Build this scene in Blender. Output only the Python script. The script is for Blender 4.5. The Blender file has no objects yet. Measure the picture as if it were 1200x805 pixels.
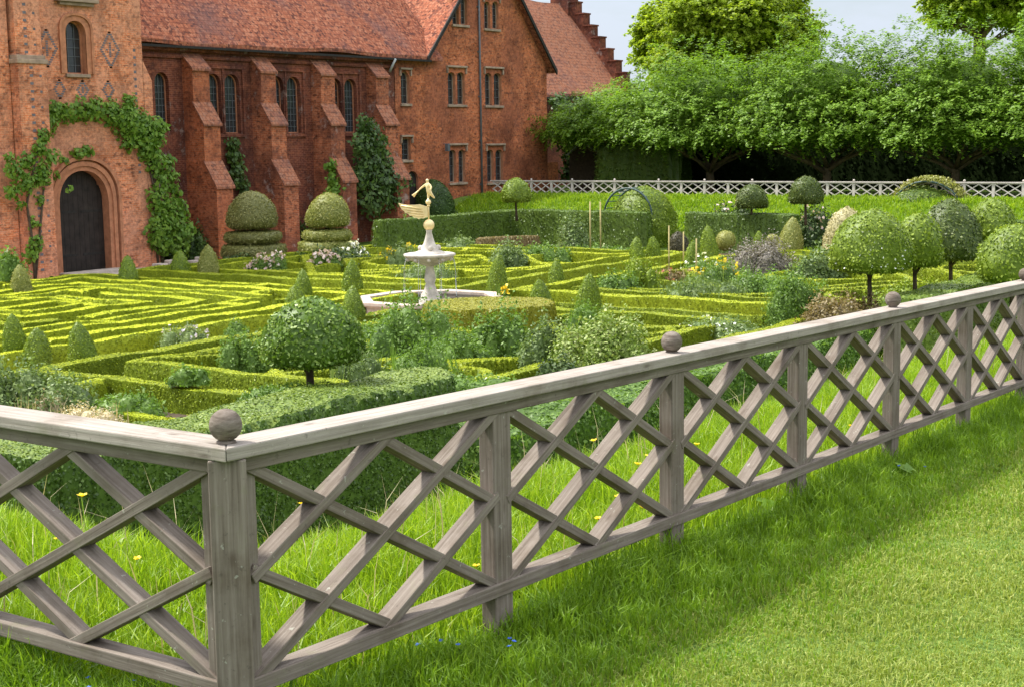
import bpy, math, random
import numpy as np
from mathutils import Vector, geometry
rng = np.random.default_rng(7); random.seed(7)
sc = bpy.context.scene; COL = sc.collection
PI = math.pi

# ------------------------------------------------------------------ camera geometry
# world axes: X runs along the right-hand fence, Y along the left-hand fence, origin at the corner post
F = 1740.; ROLL = .015; EYE = 1.82
PITCH = math.atan((402.5-165.)/F); YAW = math.radians(34.9)
C0 = np.array((-3.357, -3.481, EYE))
fw = np.array((math.cos(YAW)*math.cos(PITCH), math.sin(YAW)*math.cos(PITCH), -math.sin(PITCH)))
rt0 = np.array((math.sin(YAW), -math.cos(YAW), 0.))
up0 = np.array((math.cos(YAW)*math.sin(PITCH), math.sin(YAW)*math.sin(PITCH), math.cos(PITCH)))
CR = math.cos(ROLL)*rt0-math.sin(ROLL)*up0; CU = math.sin(ROLL)*rt0+math.cos(ROLL)*up0
def ray(px, py): return fw+(px-600)/F*CR+(402.5-py)/F*CU
def G(px, py, h):                      # where a sight line meets level h -> x, y, depth
    v = ray(px, py); k = (h-EYE)/v[2]; p = C0+k*v; return p[0], p[1], k
def W(px, py, t):                      # where it meets the vertical plane Y = t -> x, z, depth
    v = ray(px, py); k = (t-C0[1])/v[1]; p = C0+k*v; return p[0], p[2], k
def Sx(px, py, s):                     # where it meets the vertical plane X = s -> y, z, depth
    v = ray(px, py); k = (s-C0[0])/v[0]; p = C0+k*v; return p[1], p[2], k

FLOOR = -2.9; SF = 60.5
def sm(x): x = np.clip(x, 0, 1); return x*x*(3-2*x)
def ground(s, t):
    s = np.asarray(s, float); t = np.asarray(t, float)
    lawn = -.19-.027*np.clip(s, 0, 31)
    # garden hollow: banks down from both near fences and the far fence
    d = np.minimum(s, t)
    near = sm((d-1.0)/5.6)
    far = 1-sm((s-52.6)/6.6)
    h = near*far
    z = lawn*(1-h)+FLOOR*h
    return z

# ------------------------------------------------------------------ mesh builder
class MB:
    def __init__(self): self.v = []; self.f = []; self.uv = []; self.m = []; self.n = 0; self.sm = []
    def add(self, V, Fs, mi=0, uv=None, smooth=False):
        V = np.asarray(V, float).reshape(-1, 3)
        if not isinstance(Fs, np.ndarray):
            by = {}
            for i, f in enumerate(Fs): by.setdefault(len(f), []).append(f)
            for k, l in by.items(): self.f.append(np.array(l)+self.n); self.m.append(mi); self.sm.append(smooth); self.uv.append(None)
        else:
            self.f.append(Fs+self.n); self.m.append(mi); self.sm.append(smooth); self.uv.append(uv)
        self.v.append(V); self.n += len(V); return self
    def box(self, a, b, mi=0):
        x0, y0, z0 = a; x1, y1, z1 = b
        V = [(x0,y0,z0),(x1,y0,z0),(x1,y1,z0),(x0,y1,z0),(x0,y0,z1),(x1,y0,z1),(x1,y1,z1),(x0,y1,z1)]
        return self.add(V, np.array([(0,3,2,1),(4,5,6,7),(0,1,5,4),(1,2,6,5),(2,3,7,6),(3,0,4,7)]), mi)
    def beam(self, p0, p1, w, h, up=(0,0,1), mi=0):
        # bar from p0 to p1; w across, h along up; carries UVs in metres along the grain
        p0 = np.array(p0, float); p1 = np.array(p1, float); L = np.linalg.norm(p1-p0); d = (p1-p0)/L
        sd = np.cross(d, up); sd /= np.linalg.norm(sd); u = np.cross(sd, d)
        c = [(-1,-1),(1,-1),(1,1),(-1,1)]
        V = [p0+sd*w/2*a+u*h/2*b for a, b in c]+[p1+sd*w/2*a+u*h/2*b for a, b in c]
        Q = np.array([(0,1,5,4),(1,2,6,5),(2,3,7,6),(3,0,4,7),(3,2,1,0),(4,5,6,7)])
        o = rng.uniform(0, 50, 2); uv = []; acc = 0
        for k, ww in enumerate((w, h, w, h)):
            uv += [(0, acc), (0, acc+ww), (L, acc+ww), (L, acc)]; acc += ww
        for _ in range(2): uv += [(0, 0), (.02, w), (.02, w), (0, h)]
        return self.add(V, Q, mi, uv=np.array(uv)+o)
    def tube(self, pts, rad, n=8, mi=0, cap=True):
        P = np.array(pts, float); R = np.broadcast_to(np.array(rad, float), (len(P),)); V = []; T = np.gradient(P, axis=0)
        for p, t, r in zip(P, T, R):
            t = t/np.linalg.norm(t); a = np.cross(t, (0,0,1) if abs(t[2]) < .9 else (1,0,0)); a /= np.linalg.norm(a); b = np.cross(t, a)
            for k in range(n): V.append(p+r*(a*math.cos(2*PI*k/n)+b*math.sin(2*PI*k/n)))
        Q = [(i*n+k, i*n+(k+1)%n, (i+1)*n+(k+1)%n, (i+1)*n+k) for i in range(len(P)-1) for k in range(n)]
        Fs = Q+([tuple(range(n))[::-1], tuple((len(P)-1)*n+k for k in range(n))] if cap else [])
        return self.add(V, Fs, mi, smooth=True)
    def lathe(self, prof, c, n=24, mi=0, wob=0., smooth=True):
        # prof: (radius, z) pairs bottom to top
        V = []; 
        for i, (r, z) in enumerate(prof):
            for k in range(n):
                a = 2*PI*k/n; rr = r*(1+wob*(rng.random()-.5)); V.append((c[0]+rr*math.cos(a), c[1]+rr*math.sin(a), c[2]+z))
        m = len(prof)
        Q = [(i*n+k, i*n+(k+1)%n, (i+1)*n+(k+1)%n, (i+1)*n+k) for i in range(m-1) for k in range(n)]
        return self.add(V, Q+[tuple(range(n))[::-1], tuple((m-1)*n+k for k in range(n))], mi, smooth=smooth)
    def prism(self, outl, axis, a0, a1, mi=0):
        # outline in the two other axes, extruded along axis
        def mk(p, a):
            q = list(p); q.insert(axis, a); return q
        n = len(outl); V = [mk(p, a0) for p in outl]+[mk(p, a1) for p in outl]
        tri = geometry.tessellate_polygon([[Vector((p[0], p[1], 0)) for p in outl]])
        Fs = [tuple(t) for t in tri]+[tuple(i+n for i in t[::-1]) for t in tri]+[(i, (i+1)%n, (i+1)%n+n, i+n) for i in range(n)]
        return self.add(V, Fs, mi)
    def leaves(self, P, N, size, spread=.8, asp=.55, mi=0, off=0., droop=0.):
        P = np.asarray(P, float); N = np.asarray(N, float); m = len(P)
        if m == 0: return self
        s = size*rng.uniform(.65, 1.3, m)[:, None] if np.isscalar(size) else np.asarray(size)[:, None]
        nn = N+rng.normal(0, spread, (m, 3)); nn /= np.linalg.norm(nn, axis=1)[:, None]+1e-9
        r = rng.normal(0, 1, (m, 3)); r[:, 2] -= droop; a = np.cross(nn, r); a = np.cross(a, nn); a /= np.linalg.norm(a, axis=1)[:, None]+1e-9
        b = np.cross(nn, a); P = P+N*(off*rng.uniform(-.5, 1, m)[:, None])
        V = np.stack([P-a*s*.5, P+b*s*asp*.5, P+a*s*.5, P-b*s*asp*.5], 1).reshape(-1, 3)
        return self.add(V, np.arange(4*m).reshape(-1, 4), mi)
    def build(self, name, mats, parent=None, bevel=0, bev_seg=2, fixn=False):
        V = np.concatenate(self.v) if self.v else np.zeros((0, 3))
        me = bpy.data.meshes.new(name); me.vertices.add(len(V)); me.vertices.foreach_set('co', V.astype(np.float32).ravel())
        tot = np.concatenate([np.full(len(f), f.shape[1]) for f in self.f]); idx = np.concatenate([f.ravel() for f in self.f])
        st = np.concatenate([[0], np.cumsum(tot)[:-1]])
        me.loops.add(len(idx)); me.loops.foreach_set('vertex_index', idx.astype(np.int32))
        me.polygons.add(len(tot)); me.polygons.foreach_set('loop_start', st.astype(np.int32)); me.polygons.foreach_set('loop_total', tot.astype(np.int32))
        me.polygons.foreach_set('material_index', np.concatenate([np.full(len(f), m) for f, m in zip(self.f, self.m)]).astype(np.int32))
        if any(u is not None for u in self.uv):
            lay = me.uv_layers.new(name='UVMap')
            U = np.concatenate([u if u is not None else np.zeros((f.size, 2)) for f, u in zip(self.f, self.uv)])
            lay.data.foreach_set('uv', U.astype(np.float32).ravel())
        me.polygons.foreach_set('use_smooth', np.concatenate([np.full(len(f), s) for f, s in zip(self.f, self.sm)]))
        me.update(calc_edges=True); me.validate()
        for m in (mats if isinstance(mats, (list, tuple)) else [mats]): me.materials.append(m)
        o = bpy.data.objects.new(name, me); COL.objects.link(o)
        if parent is not None:
            o.parent = parent; o.matrix_parent_inverse = parent.matrix_world.inverted()
        if bevel:
            b = o.modifiers.new('Bevel', 'BEVEL'); b.width = bevel; b.segments = bev_seg; b.limit_method = 'ANGLE'
        return o

def tag(o, label=None, cat=None, group=None, kind=None):
    if label: o['label'] = label
    if cat: o['category'] = cat
    if group: o['group'] = group
    if kind: o['kind'] = kind
    return o
def thing(name, loc, label, cat, group=None):
    o = bpy.data.objects.new(name, None); COL.objects.link(o); o.location = loc; o.empty_display_size = .2
    bpy.context.view_layer.update()
    return tag(o, label, cat, group)
def scatter(V, Fq, n):
    # n random points on quads/tris with face normals
    V = np.asarray(V); A = V[Fq[:, 0]]; B = V[Fq[:, 1]]; Cc = V[Fq[:, 2]]; D = V[Fq[:, -1]]
    nr = np.cross(Cc-A, D-B) if Fq.shape[1] == 4 else np.cross(B-A, Cc-A)
    ar = np.linalg.norm(nr, axis=1)/2; nr = nr/(2*ar[:, None]+1e-12)
    i = rng.choice(len(Fq), n, p=ar/ar.sum()); u = rng.random((n, 1)); v = rng.random((n, 1))
    P = (A[i]*(1-u)+B[i]*u)*(1-v)+(D[i]*(1-u)+Cc[i]*u)*v if Fq.shape[1] == 4 else A[i]+(B[i]-A[i])*(1-np.sqrt(u))+(Cc[i]-A[i])*np.sqrt(u)*v
    return P, nr[i], ar.sum()

# ------------------------------------------------------------------ materials
def newmat(name):
    m = bpy.data.materials.new(name); m.use_nodes = True; nt = m.node_tree
    for n in list(nt.nodes): nt.nodes.remove(n)
    out = nt.nodes.new('ShaderNodeOutputMaterial'); return m, nt, out
def N(nt, t, **kw):
    n = nt.nodes.new(t)
    for k, v in kw.items():
        if k.startswith('i_'): n.inputs[k[2:].replace('_', ' ')].default_value = v
        else: setattr(n, k, v)
    return n
def ramp(nt, cols, fac, pos=None):
    r = nt.nodes.new('ShaderNodeValToRGB'); e = r.color_ramp.elements; k = len(cols)
    while len(e) < k: e.new(.5)
    for i, c in enumerate(cols):
        e[i].position = pos[i] if pos else i/(k-1); e[i].color = (*c, 1)
    nt.links.new(fac, r.inputs[0]); return r.outputs[0]
def mix(nt, a, b, fac, mode='MIX'):
    m = nt.nodes.new('ShaderNodeMix'); m.data_type = 'RGBA'; m.blend_type = mode
    for sock, v in ((m.inputs[0], fac), (m.inputs[6], a), (m.inputs[7], b)):
        if hasattr(v, 'is_linked'): nt.links.new(v, sock)
        elif isinstance(v, (int, float)): sock.default_value = v
        else: sock.default_value = (*v, 1)
    return m.outputs[2]
def noise(nt, vec, scale, detail=4, rough=.6):
    n = N(nt, 'ShaderNodeTexNoise'); n.inputs['Scale'].default_value = scale; n.inputs['Detail'].default_value = detail; n.inputs['Roughness'].default_value = rough
    if vec is not None: nt.links.new(vec, n.inputs['Vector'])
    return n.outputs['Fac']
def bsdf(nt, out, col, rough=.7, bump=None, bstr=.3, bdist=.02, metal=0, spec=.3):
    b = nt.nodes.new('ShaderNodeBsdfPrincipled')
    if hasattr(col, 'is_linked'): nt.links.new(col, b.inputs['Base Color'])
    else: b.inputs['Base Color'].default_value = (*col, 1)
    b.inputs['Roughness'].default_value = rough; b.inputs['Metallic'].default_value = metal; b.inputs['Specular IOR Level'].default_value = spec
    if bump is not None:
        bp = nt.nodes.new('ShaderNodeBump'); bp.inputs['Strength'].default_value = bstr; bp.inputs['Distance'].default_value = bdist
        nt.links.new(bump, bp.inputs['Height']); nt.links.new(bp.outputs[0], b.inputs['Normal'])
    nt.links.new(b.outputs[0], out.inputs[0]); return b
def foliage(name, cols, trans=.3, nsc=1.2, rough=.5, spec=.35, tcol=1.3):
    m, nt, out = newmat(name); geo = nt.nodes.new('ShaderNodeNewGeometry')
    tc = nt.nodes.new('ShaderNodeTexCoord')
    nz = noise(nt, tc.outputs['Object'], nsc, 3)
    nf = noise(nt, tc.outputs['Object'], nsc*14, 2)
    a = N(nt, 'ShaderNodeMath', operation='MULTIPLY_ADD'); a.inputs[1].default_value = .6; nt.links.new(geo.outputs['Random Per Island'], a.inputs[0])
    s2 = N(nt, 'ShaderNodeMath', operation='MULTIPLY'); s2.inputs[1].default_value = .45; nt.links.new(nz, s2.inputs[0]); nt.links.new(s2.outputs[0], a.inputs[2])
    a2 = N(nt, 'ShaderNodeMath', operation='MULTIPLY_ADD'); a2.inputs[1].default_value = .35; nt.links.new(nf, a2.inputs[0]); nt.links.new(a.outputs[0], a2.inputs[2])
    sh = N(nt, 'ShaderNodeMath', operation='SUBTRACT'); sh.inputs[1].default_value = .2; nt.links.new(a2.outputs[0], sh.inputs[0])
    col = ramp(nt, cols, sh.outputs[0])
    b = bsdf(nt, out, col, rough, spec=spec)
    tr = nt.nodes.new('ShaderNodeBsdfTranslucent'); nt.links.new(mix(nt, col, (tcol, tcol, tcol*.5), 1., 'MULTIPLY'), tr.inputs[0])
    ms = nt.nodes.new('ShaderNodeMixShader'); ms.inputs[0].default_value = trans
    nt.links.new(b.outputs[0], ms.inputs[1]); nt.links.new(tr.outputs[0], ms.inputs[2]); nt.links.new(ms.outputs[0], out.inputs[0]); return m
def plain(name, col, rough=.6, metal=0, var=.25, nsc=6, bump=.2, spec=.3):
    m, nt, out = newmat(name); tc = nt.nodes.new('ShaderNodeTexCoord'); f = noise(nt, tc.outputs['Object'], nsc, 5)
    c = ramp(nt, [tuple(x*(1-var) for x in col), tuple(min(1, x*(1+var)) for x in col)], f, [.3, .7])
    bsdf(nt, out, c, rough, f, bump, .01, metal, spec); return m
def wallcoord(nt):
    # x or y along the wall, z up
    geo = nt.nodes.new('ShaderNodeNewGeometry'); sp = nt.nodes.new('ShaderNodeSeparateXYZ'); sn = nt.nodes.new('ShaderNodeSeparateXYZ')
    nt.links.new(geo.outputs['Position'], sp.inputs[0]); nt.links.new(geo.outputs['True Normal'], sn.inputs[0])
    ab = N(nt, 'ShaderNodeMath', operation='ABSOLUTE'); nt.links.new(sn.outputs[0], ab.inputs[0])
    gt = N(nt, 'ShaderNodeMath', operation='GREATER_THAN'); gt.inputs[1].default_value = .7; nt.links.new(ab.outputs[0], gt.inputs[0])
    mx = nt.nodes.new('ShaderNodeMix'); nt.links.new(gt.outputs[0], mx.inputs[0]); nt.links.new(sp.outputs[0], mx.inputs[2]); nt.links.new(sp.outputs[1], mx.inputs[3])
    cb = nt.nodes.new('ShaderNodeCombineXYZ'); nt.links.new(mx.outputs[0], cb.inputs[0]); nt.links.new(sp.outputs[2], cb.inputs[1]); return cb.outputs[0], geo.outputs['Position']
def brick(name, c1, c2, c3, stain, mortar=(.42,.33,.25), bw=.24, rh=.08, stain_amt=.5, white=0., dash=.5):
    m, nt, out = newmat(name); v, pos = wallcoord(nt)
    b = nt.nodes.new('ShaderNodeTexBrick'); nt.links.new(v, b.inputs['Vector'])
    b.inputs['Scale'].default_value = 1; b.inputs['Brick Width'].default_value = bw; b.inputs['Row Height'].default_value = rh
    b.inputs['Mortar Size'].default_value = .009; b.inputs['Mortar Smooth'].default_value = .3; b.inputs['Bias'].default_value = -.2
    b.inputs['Color1'].default_value = (*c1, 1); b.inputs['Color2'].default_value = (*c2, 1); b.inputs['Mortar'].default_value = (*mortar, 1)
    mp = nt.nodes.new('ShaderNodeMapping'); nt.links.new(v, mp.inputs[0]); mp.inputs['Scale'].default_value = (6.5, 12.5, 1)
    wn = nt.nodes.new('ShaderNodeTexVoronoi'); wn.inputs['Scale'].default_value = 1.; nt.links.new(mp.outputs[0], wn.inputs['Vector'])
    sc_ = nt.nodes.new('ShaderNodeSeparateColor'); nt.links.new(wn.outputs['Color'], sc_.inputs[0])
    dk = ramp(nt, [(dash,dash,dash+.03), (1,1,1), (1.25,1.15,1.0)], sc_.outputs[0], [.06, .22, 1.])
    c = mix(nt, b.outputs['Color'], dk, .9, 'MULTIPLY')
    n1 = noise(nt, pos, .55, 6, .65); n2 = noise(nt, pos, 2.6, 5, .7)
    r1 = ramp(nt, [(0,0,0), (1,1,1)], n1, [.44, .58]); c = mix(nt, c, c3, mul(nt, r1, .75))
    r2 = ramp(nt, [(0,0,0), (1,1,1)], n2, [.52, .72]); c = mix(nt, c, stain, mul(nt, r2, stain_amt))
    n5 = noise(nt, pos, 7., 4, .75); c = mix(nt, c, ramp(nt, [(.5,.48,.5), (1,1,1), (1.3,1.25,1.2)], n5, [.33, .5, .68]), .9, 'MULTIPLY')
    n6 = noise(nt, pos, .9, 5, .7); c = mix(nt, c, ramp(nt, [(.62,.6,.6), (1,1,1), (1.18,1.15,1.15)], n6, [.36, .5, .66]), .9, 'MULTIPLY')
    if white:
        n3 = noise(nt, pos, 1.1, 6, .75); r3 = ramp(nt, [(0,0,0), (1,1,1)], n3, [.58, .66]); c = mix(nt, c, (.5,.42,.38), mul(nt, r3, white))
    bsdf(nt, out, c, .9, b.outputs['Fac'], -.2, .008, spec=.1); return m
def mul(nt, a, k):
    m = N(nt, 'ShaderNodeMath', operation='MULTIPLY'); nt.links.new(a, m.inputs[0]); m.inputs[1].default_value = k; return m.outputs[0]
def rooftile(name, cols):
    m, nt, out = newmat(name); v, pos = wallcoord(nt)
    mp = nt.nodes.new('ShaderNodeMapping'); nt.links.new(v, mp.inputs[0]); mp.inputs['Scale'].default_value = (7.5, 10.5, 1)
    vo = nt.nodes.new('ShaderNodeTexVoronoi'); vo.inputs['Scale'].default_value = 1.; vo.inputs['Randomness'].default_value = .7; nt.links.new(mp.outputs[0], vo.inputs['Vector'])
    s_ = nt.nodes.new('ShaderNodeSeparateColor'); nt.links.new(vo.outputs['Color'], s_.inputs[0])
    c = ramp(nt, cols, s_.outputs[0])
    n1 = noise(nt, pos, .35, 6, .7); r1 = ramp(nt, [(0,0,0), (1,1,1)], n1, [.5, .66]); c = mix(nt, c, (.13,.075,.075), mul(nt, r1, .6))
    n2 = noise(nt, pos, 2.2, 5, .75); r2 = ramp(nt, [(0,0,0), (1,1,1)], n2, [.56, .7]); c = mix(nt, c, (.07,.05,.055), mul(nt, r2, .65))
    n3 = noise(nt, pos, 5., 3, .7); r3 = ramp(nt, [(0,0,0), (1,1,1)], n3, [.64, .72]); c = mix(nt, c, (.45,.27,.19), mul(nt, r3, .4))
    wv = nt.nodes.new('ShaderNodeTexBrick'); nt.links.new(v, wv.inputs['Vector']); wv.inputs['Scale'].default_value = 1; wv.inputs['Brick Width'].default_value = .2; wv.inputs['Row Height'].default_value = .20; wv.inputs['Mortar Size'].default_value = .02
    wv.inputs['Mortar Smooth'].default_value = .8
    c = mix(nt, c, (.05,.025,.02), mul(nt, wv.outputs['Fac'], .55))
    bsdf(nt, out, c, .9, wv.outputs['Fac'], -.6, .03, spec=.1); return m
def woodmat(name, c1, c2, c3, obj=False):
    m, nt, out = newmat(name); uv = nt.nodes.new('ShaderNodeUVMap'); mp = nt.nodes.new('ShaderNodeMapping'); nt.links.new((nt.nodes.new('ShaderNodeNewGeometry').outputs['Position'] if obj else uv.outputs[0]), mp.inputs[0]); mp.inputs['Scale'].default_value = (2.2, 60, 1) if not obj else (20, 20, 90)
    mp2 = nt.nodes.new('ShaderNodeMapping'); nt.links.new(uv.outputs[0], mp2.inputs[0]); mp2.inputs['Scale'].default_value = (1.1, 95, 1)
    g = noise(nt, mp.outputs[0], 1., 6, .65); c = ramp(nt, [c1, c2, c3], g, [.3, .5, .72])
    geo = nt.nodes.new('ShaderNodeNewGeometry'); big = noise(nt, geo.outputs['Position'], 3.2, 5, .65)
    r = ramp(nt, [(.66,.62,.56), (1,1,1), (1.15,1.15,1.15)], big, [.3, .5, .75]); c = mix(nt, c, r, .9, 'MULTIPLY')
    sp = noise(nt, geo.outputs['Position'], 34, 4, .7); r2 = ramp(nt, [(0,0,0), (1,1,1)], sp, [.62, .7]); c = mix(nt, c, (.05,.045,.035), mul(nt, r2, .4))
    wn = noise(nt, geo.outputs['Position'], 9, 4, .7); r3 = ramp(nt, [(0,0,0), (1,1,1)], wn, [.58, .7]); c = mix(nt, c, (.17,.18,.09), mul(nt, r3, .22))
    ck = noise(nt, mp2.outputs[0], 1., 3, .5); r4 = ramp(nt, [(0,0,0), (1,1,1)], ck, [.67, .72]); c = mix(nt, c, (.045,.035,.028), mul(nt, r4, .5 if not obj else 0.))
    kn = nt.nodes.new('ShaderNodeTexVoronoi'); mp3 = nt.nodes.new('ShaderNodeMapping'); nt.links.new(uv.outputs[0], mp3.inputs[0]); mp3.inputs['Scale'].default_value = (3.2, 9, 1); nt.links.new(mp3.outputs[0], kn.inputs['Vector']); kn.inputs['Scale'].default_value = 1.
    r5 = ramp(nt, [(1,1,1), (0,0,0)], kn.outputs['Distance'], [.04, .13]); c = mix(nt, c, (.07,.05,.035), mul(nt, r5, .55 if not obj else 0.))
    lich = noise(nt, geo.outputs['Position'], 22, 3, .8); r6 = ramp(nt, [(0,0,0), (1,1,1)], lich, [.66, .70]); c = mix(nt, c, (.42,.43,.36), mul(nt, r6, .45))
    bsdf(nt, out, c, .85, g, .5, .004, spec=.15); return m

def lawnmat(name):
    m, nt, out = newmat(name); geo = nt.nodes.new('ShaderNodeNewGeometry'); P = geo.outputs['Position']
    a = noise(nt, P, 1.6, 6, .75); b = noise(nt, P, 14, 5, .8); d = noise(nt, P, 60, 3, .7)
    c = ramp(nt, [(.04,.085,.012), (.105,.175,.025), (.19,.26,.055)], b, [.3, .5, .72])
    r = ramp(nt, [(.7,.85,.6), (1,1,1), (1.25,1.1,1.1)], a, [.32, .5, .7]); c = mix(nt, c, r, .8, 'MULTIPLY')
    bsdf(nt, out, c, .8, d, .8, .03, spec=.15); return m

M = {}
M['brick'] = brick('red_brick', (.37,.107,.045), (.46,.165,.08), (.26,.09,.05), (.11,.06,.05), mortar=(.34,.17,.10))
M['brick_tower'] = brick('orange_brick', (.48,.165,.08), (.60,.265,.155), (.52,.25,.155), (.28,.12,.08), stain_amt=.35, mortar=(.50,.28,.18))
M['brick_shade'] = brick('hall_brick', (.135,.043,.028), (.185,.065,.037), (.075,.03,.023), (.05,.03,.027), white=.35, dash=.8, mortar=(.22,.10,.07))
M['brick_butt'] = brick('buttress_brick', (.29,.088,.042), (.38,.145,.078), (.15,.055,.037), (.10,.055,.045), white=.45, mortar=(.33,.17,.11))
M['stone'] = plain('weathered_stone', (.30,.22,.16), .9, var=.35, nsc=3)
M['terracotta'] = plain('moulded_terracotta', (.40,.17,.09), .9, var=.3, nsc=4)
M['paving'] = plain('pale_paving', (.42,.36,.31), .9, var=.3, nsc=5)
M['gravel'] = plain('pinkish_gravel', (.42,.33,.27), .95, var=.35, nsc=25)
M['soil'] = plain('dark_soil', (.06,.042,.025), .95, var=.5, nsc=5)
M['roof'] = rooftile('clay_roof_tiles', [(.10,.038,.028), (.25,.080,.045), (.33,.112,.060), (.38,.16,.095)])
M['roof2'] = rooftile('mossy_clay_tiles', [(.15,.07,.05), (.30,.115,.065), (.34,.14,.08), (.30,.15,.10)])
M['timber_dark'] = plain('black_timber', (.02,.018,.016), .8, var=.4)
M['oak'] = plain('dark_oak_boards', (.022,.016,.013), .7, var=.6, nsc=3)
M['glass'] = plain('leaded_glass', (.025,.028,.03), .18, var=.3, nsc=3, spec=.6)
M['lead'] = plain('lead', (.10,.11,.12), .5, var=.2)
M['brickgrey'] = plain('vitrified_brick', (.13,.12,.13), .7, var=.3)
M['fence'] = woodmat('silvered_oak', (.11,.088,.070), (.172,.143,.118), (.245,.210,.178))
M['fence_cap'] = woodmat('silvered_oak_lit', (.20,.172,.146), (.28,.246,.214), (.37,.33,.29))  # same oak made paler, its sunlit top put into the colour
M['ballwood'] = woodmat('turned_oak_ball', (.078,.060,.047), (.15,.122,.10), (.235,.20,.17), True)
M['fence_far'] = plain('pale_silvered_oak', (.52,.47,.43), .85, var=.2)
M['lawn'] = lawnmat('lawn')
M['marble'] = plain('weathered_marble', (.48,.43,.37), .7, var=.32, nsc=5)
M['basin'] = plain('pink_stone', (.46,.37,.31), .8, var=.25, nsc=6)
M['gold'] = plain('gilding', (.82,.64,.34), .42, metal=.35, var=.12)
M['water'] = plain('pool_water', (.03,.045,.04), .05, var=.2, spec=.5)
M['greenmetal'] = plain('blue_green_metal', (.05,.085,.078), .5, var=.2)
M['cane'] = plain('pale_stake', (.36,.30,.13), .8, var=.2)
M['bark'] = plain('bark', (.075,.055,.035), .95, var=.5, nsc=9, bump=.6)
M['barklight'] = plain('tree_bark', (.13,.095,.055), .95, var=.4, nsc=7, bump=.6)
M['shedwood'] = plain('shed_boards', (.055,.042,.025), .9, var=.4)
M['felt'] = plain('pale_roof_felt', (.45,.46,.48), .7, var=.1)
fol = lambda n, *a, **k: M.__setitem__(n, foliage(n, *a, **k))
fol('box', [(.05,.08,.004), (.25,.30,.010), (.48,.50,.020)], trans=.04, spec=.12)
fol('boxside', [(.05,.08,.004), (.16,.21,.010), (.28,.33,.016)], trans=.04, spec=.12)  # older side leaf, darkened in colour to deepen the shaded gaps
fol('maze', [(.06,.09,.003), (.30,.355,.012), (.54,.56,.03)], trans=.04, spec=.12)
fol('yewtop', [(.10,.12,.006), (.20,.20,.008), (.34,.31,.012)], trans=.12)
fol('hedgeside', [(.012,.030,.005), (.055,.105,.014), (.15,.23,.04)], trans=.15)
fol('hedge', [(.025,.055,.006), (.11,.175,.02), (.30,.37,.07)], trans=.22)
fol('farhedge', [(.03,.06,.008), (.07,.12,.014), (.12,.19,.02)], trans=.15)
fol('cone', [(.07,.12,.008), (.18,.26,.015), (.31,.39,.03)], trans=.25)
fol('conegold', [(.14,.17,.03), (.28,.29,.07), (.42,.40,.15)], trans=.25)
fol('varieg', [(.07,.12,.015), (.20,.29,.04), (.52,.54,.26)], trans=.25)
fol('cream', [(.22,.20,.08), (.40,.36,.18), (.60,.55,.36)], trans=.2)
fol('tier', [(.09,.10,.025), (.20,.20,.055), (.33,.31,.12)], trans=.15)
fol('holly', [(.03,.07,.008), (.12,.21,.022), (.40,.50,.16)], trans=.25, rough=.45, spec=.3)
fol('lollipop', [(.07,.12,.010), (.19,.27,.02), (.34,.42,.06)], trans=.25)
fol('lollydark', [(.035,.06,.012), (.09,.13,.02), (.17,.20,.05)], trans=.2)
fol('domedark', [(.03,.028,.012), (.06,.055,.02), (.10,.08,.03)], trans=.1)
fol('tree', [(.065,.13,.012), (.16,.285,.022), (.29,.43,.06)], trans=.4)
fol('maple', [(.13,.19,.010), (.27,.37,.02), (.42,.50,.06)], trans=.55)
fol('wood', [(.003,.006,.002), (.008,.014,.004), (.014,.024,.006)], trans=.02, rough=.9, spec=.02)  # near-black leaf, with the deep shade under the canopy in its colour
fol('vine', [(.05,.12,.01), (.13,.25,.02), (.27,.40,.06)], trans=.35)
fol('ivy', [(.016,.04,.008), (.05,.10,.016), (.12,.20,.035)], trans=.2)
fol('shrub', [(.05,.10,.015), (.12,.22,.03), (.24,.36,.08)], trans=.35)
fol('shrubblue', [(.06,.10,.028), (.14,.21,.06), (.30,.38,.14)], trans=.3)
fol('shrubgrey', [(.10,.09,.075), (.19,.17,.14), (.32,.29,.24)], trans=.2)
fol('shrubdark', [(.018,.038,.010), (.05,.09,.018), (.13,.19,.045)], trans=.2)
fol('bronze', [(.10,.075,.03), (.20,.15,.06), (.30,.24,.10)], trans=.25)
fol('straw', [(.30,.24,.13), (.48,.40,.24), (.62,.55,.36)], trans=.25)
fol('grass', [(.08,.16,.006), (.21,.34,.014), (.40,.50,.05)], trans=.45, rough=.45)
fol('grass_shade', [(.06,.13,.008), (.15,.27,.014), (.27,.40,.035)], trans=.4, rough=.45)
fol('mown', [(.08,.14,.013), (.235,.305,.042), (.47,.485,.16)], trans=.35, rough=.55)
fol('mossgrass', [(.05,.10,.012), (.14,.22,.03), (.22,.30,.06)], trans=.2)
fol('f_pink', [(.62,.42,.42), (.75,.58,.56), (.85,.75,.72)], trans=.3)
fol('f_white', [(.6,.6,.55), (.8,.8,.78), (.85,.85,.85)], trans=.3)
fol('f_yellow', [(.65,.42,.01), (.80,.58,.02), (.85,.68,.04)], trans=.3)
fol('f_lilac', [(.38,.33,.45), (.55,.48,.62), (.7,.65,.75)], trans=.3)
fol('f_blue', [(.03,.09,.5), (.05,.14,.62), (.10,.2,.7)], trans=.2)
fol('f_red', [(.45,.14,.10), (.55,.22,.16), (.6,.35,.25)], trans=.3)

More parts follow.
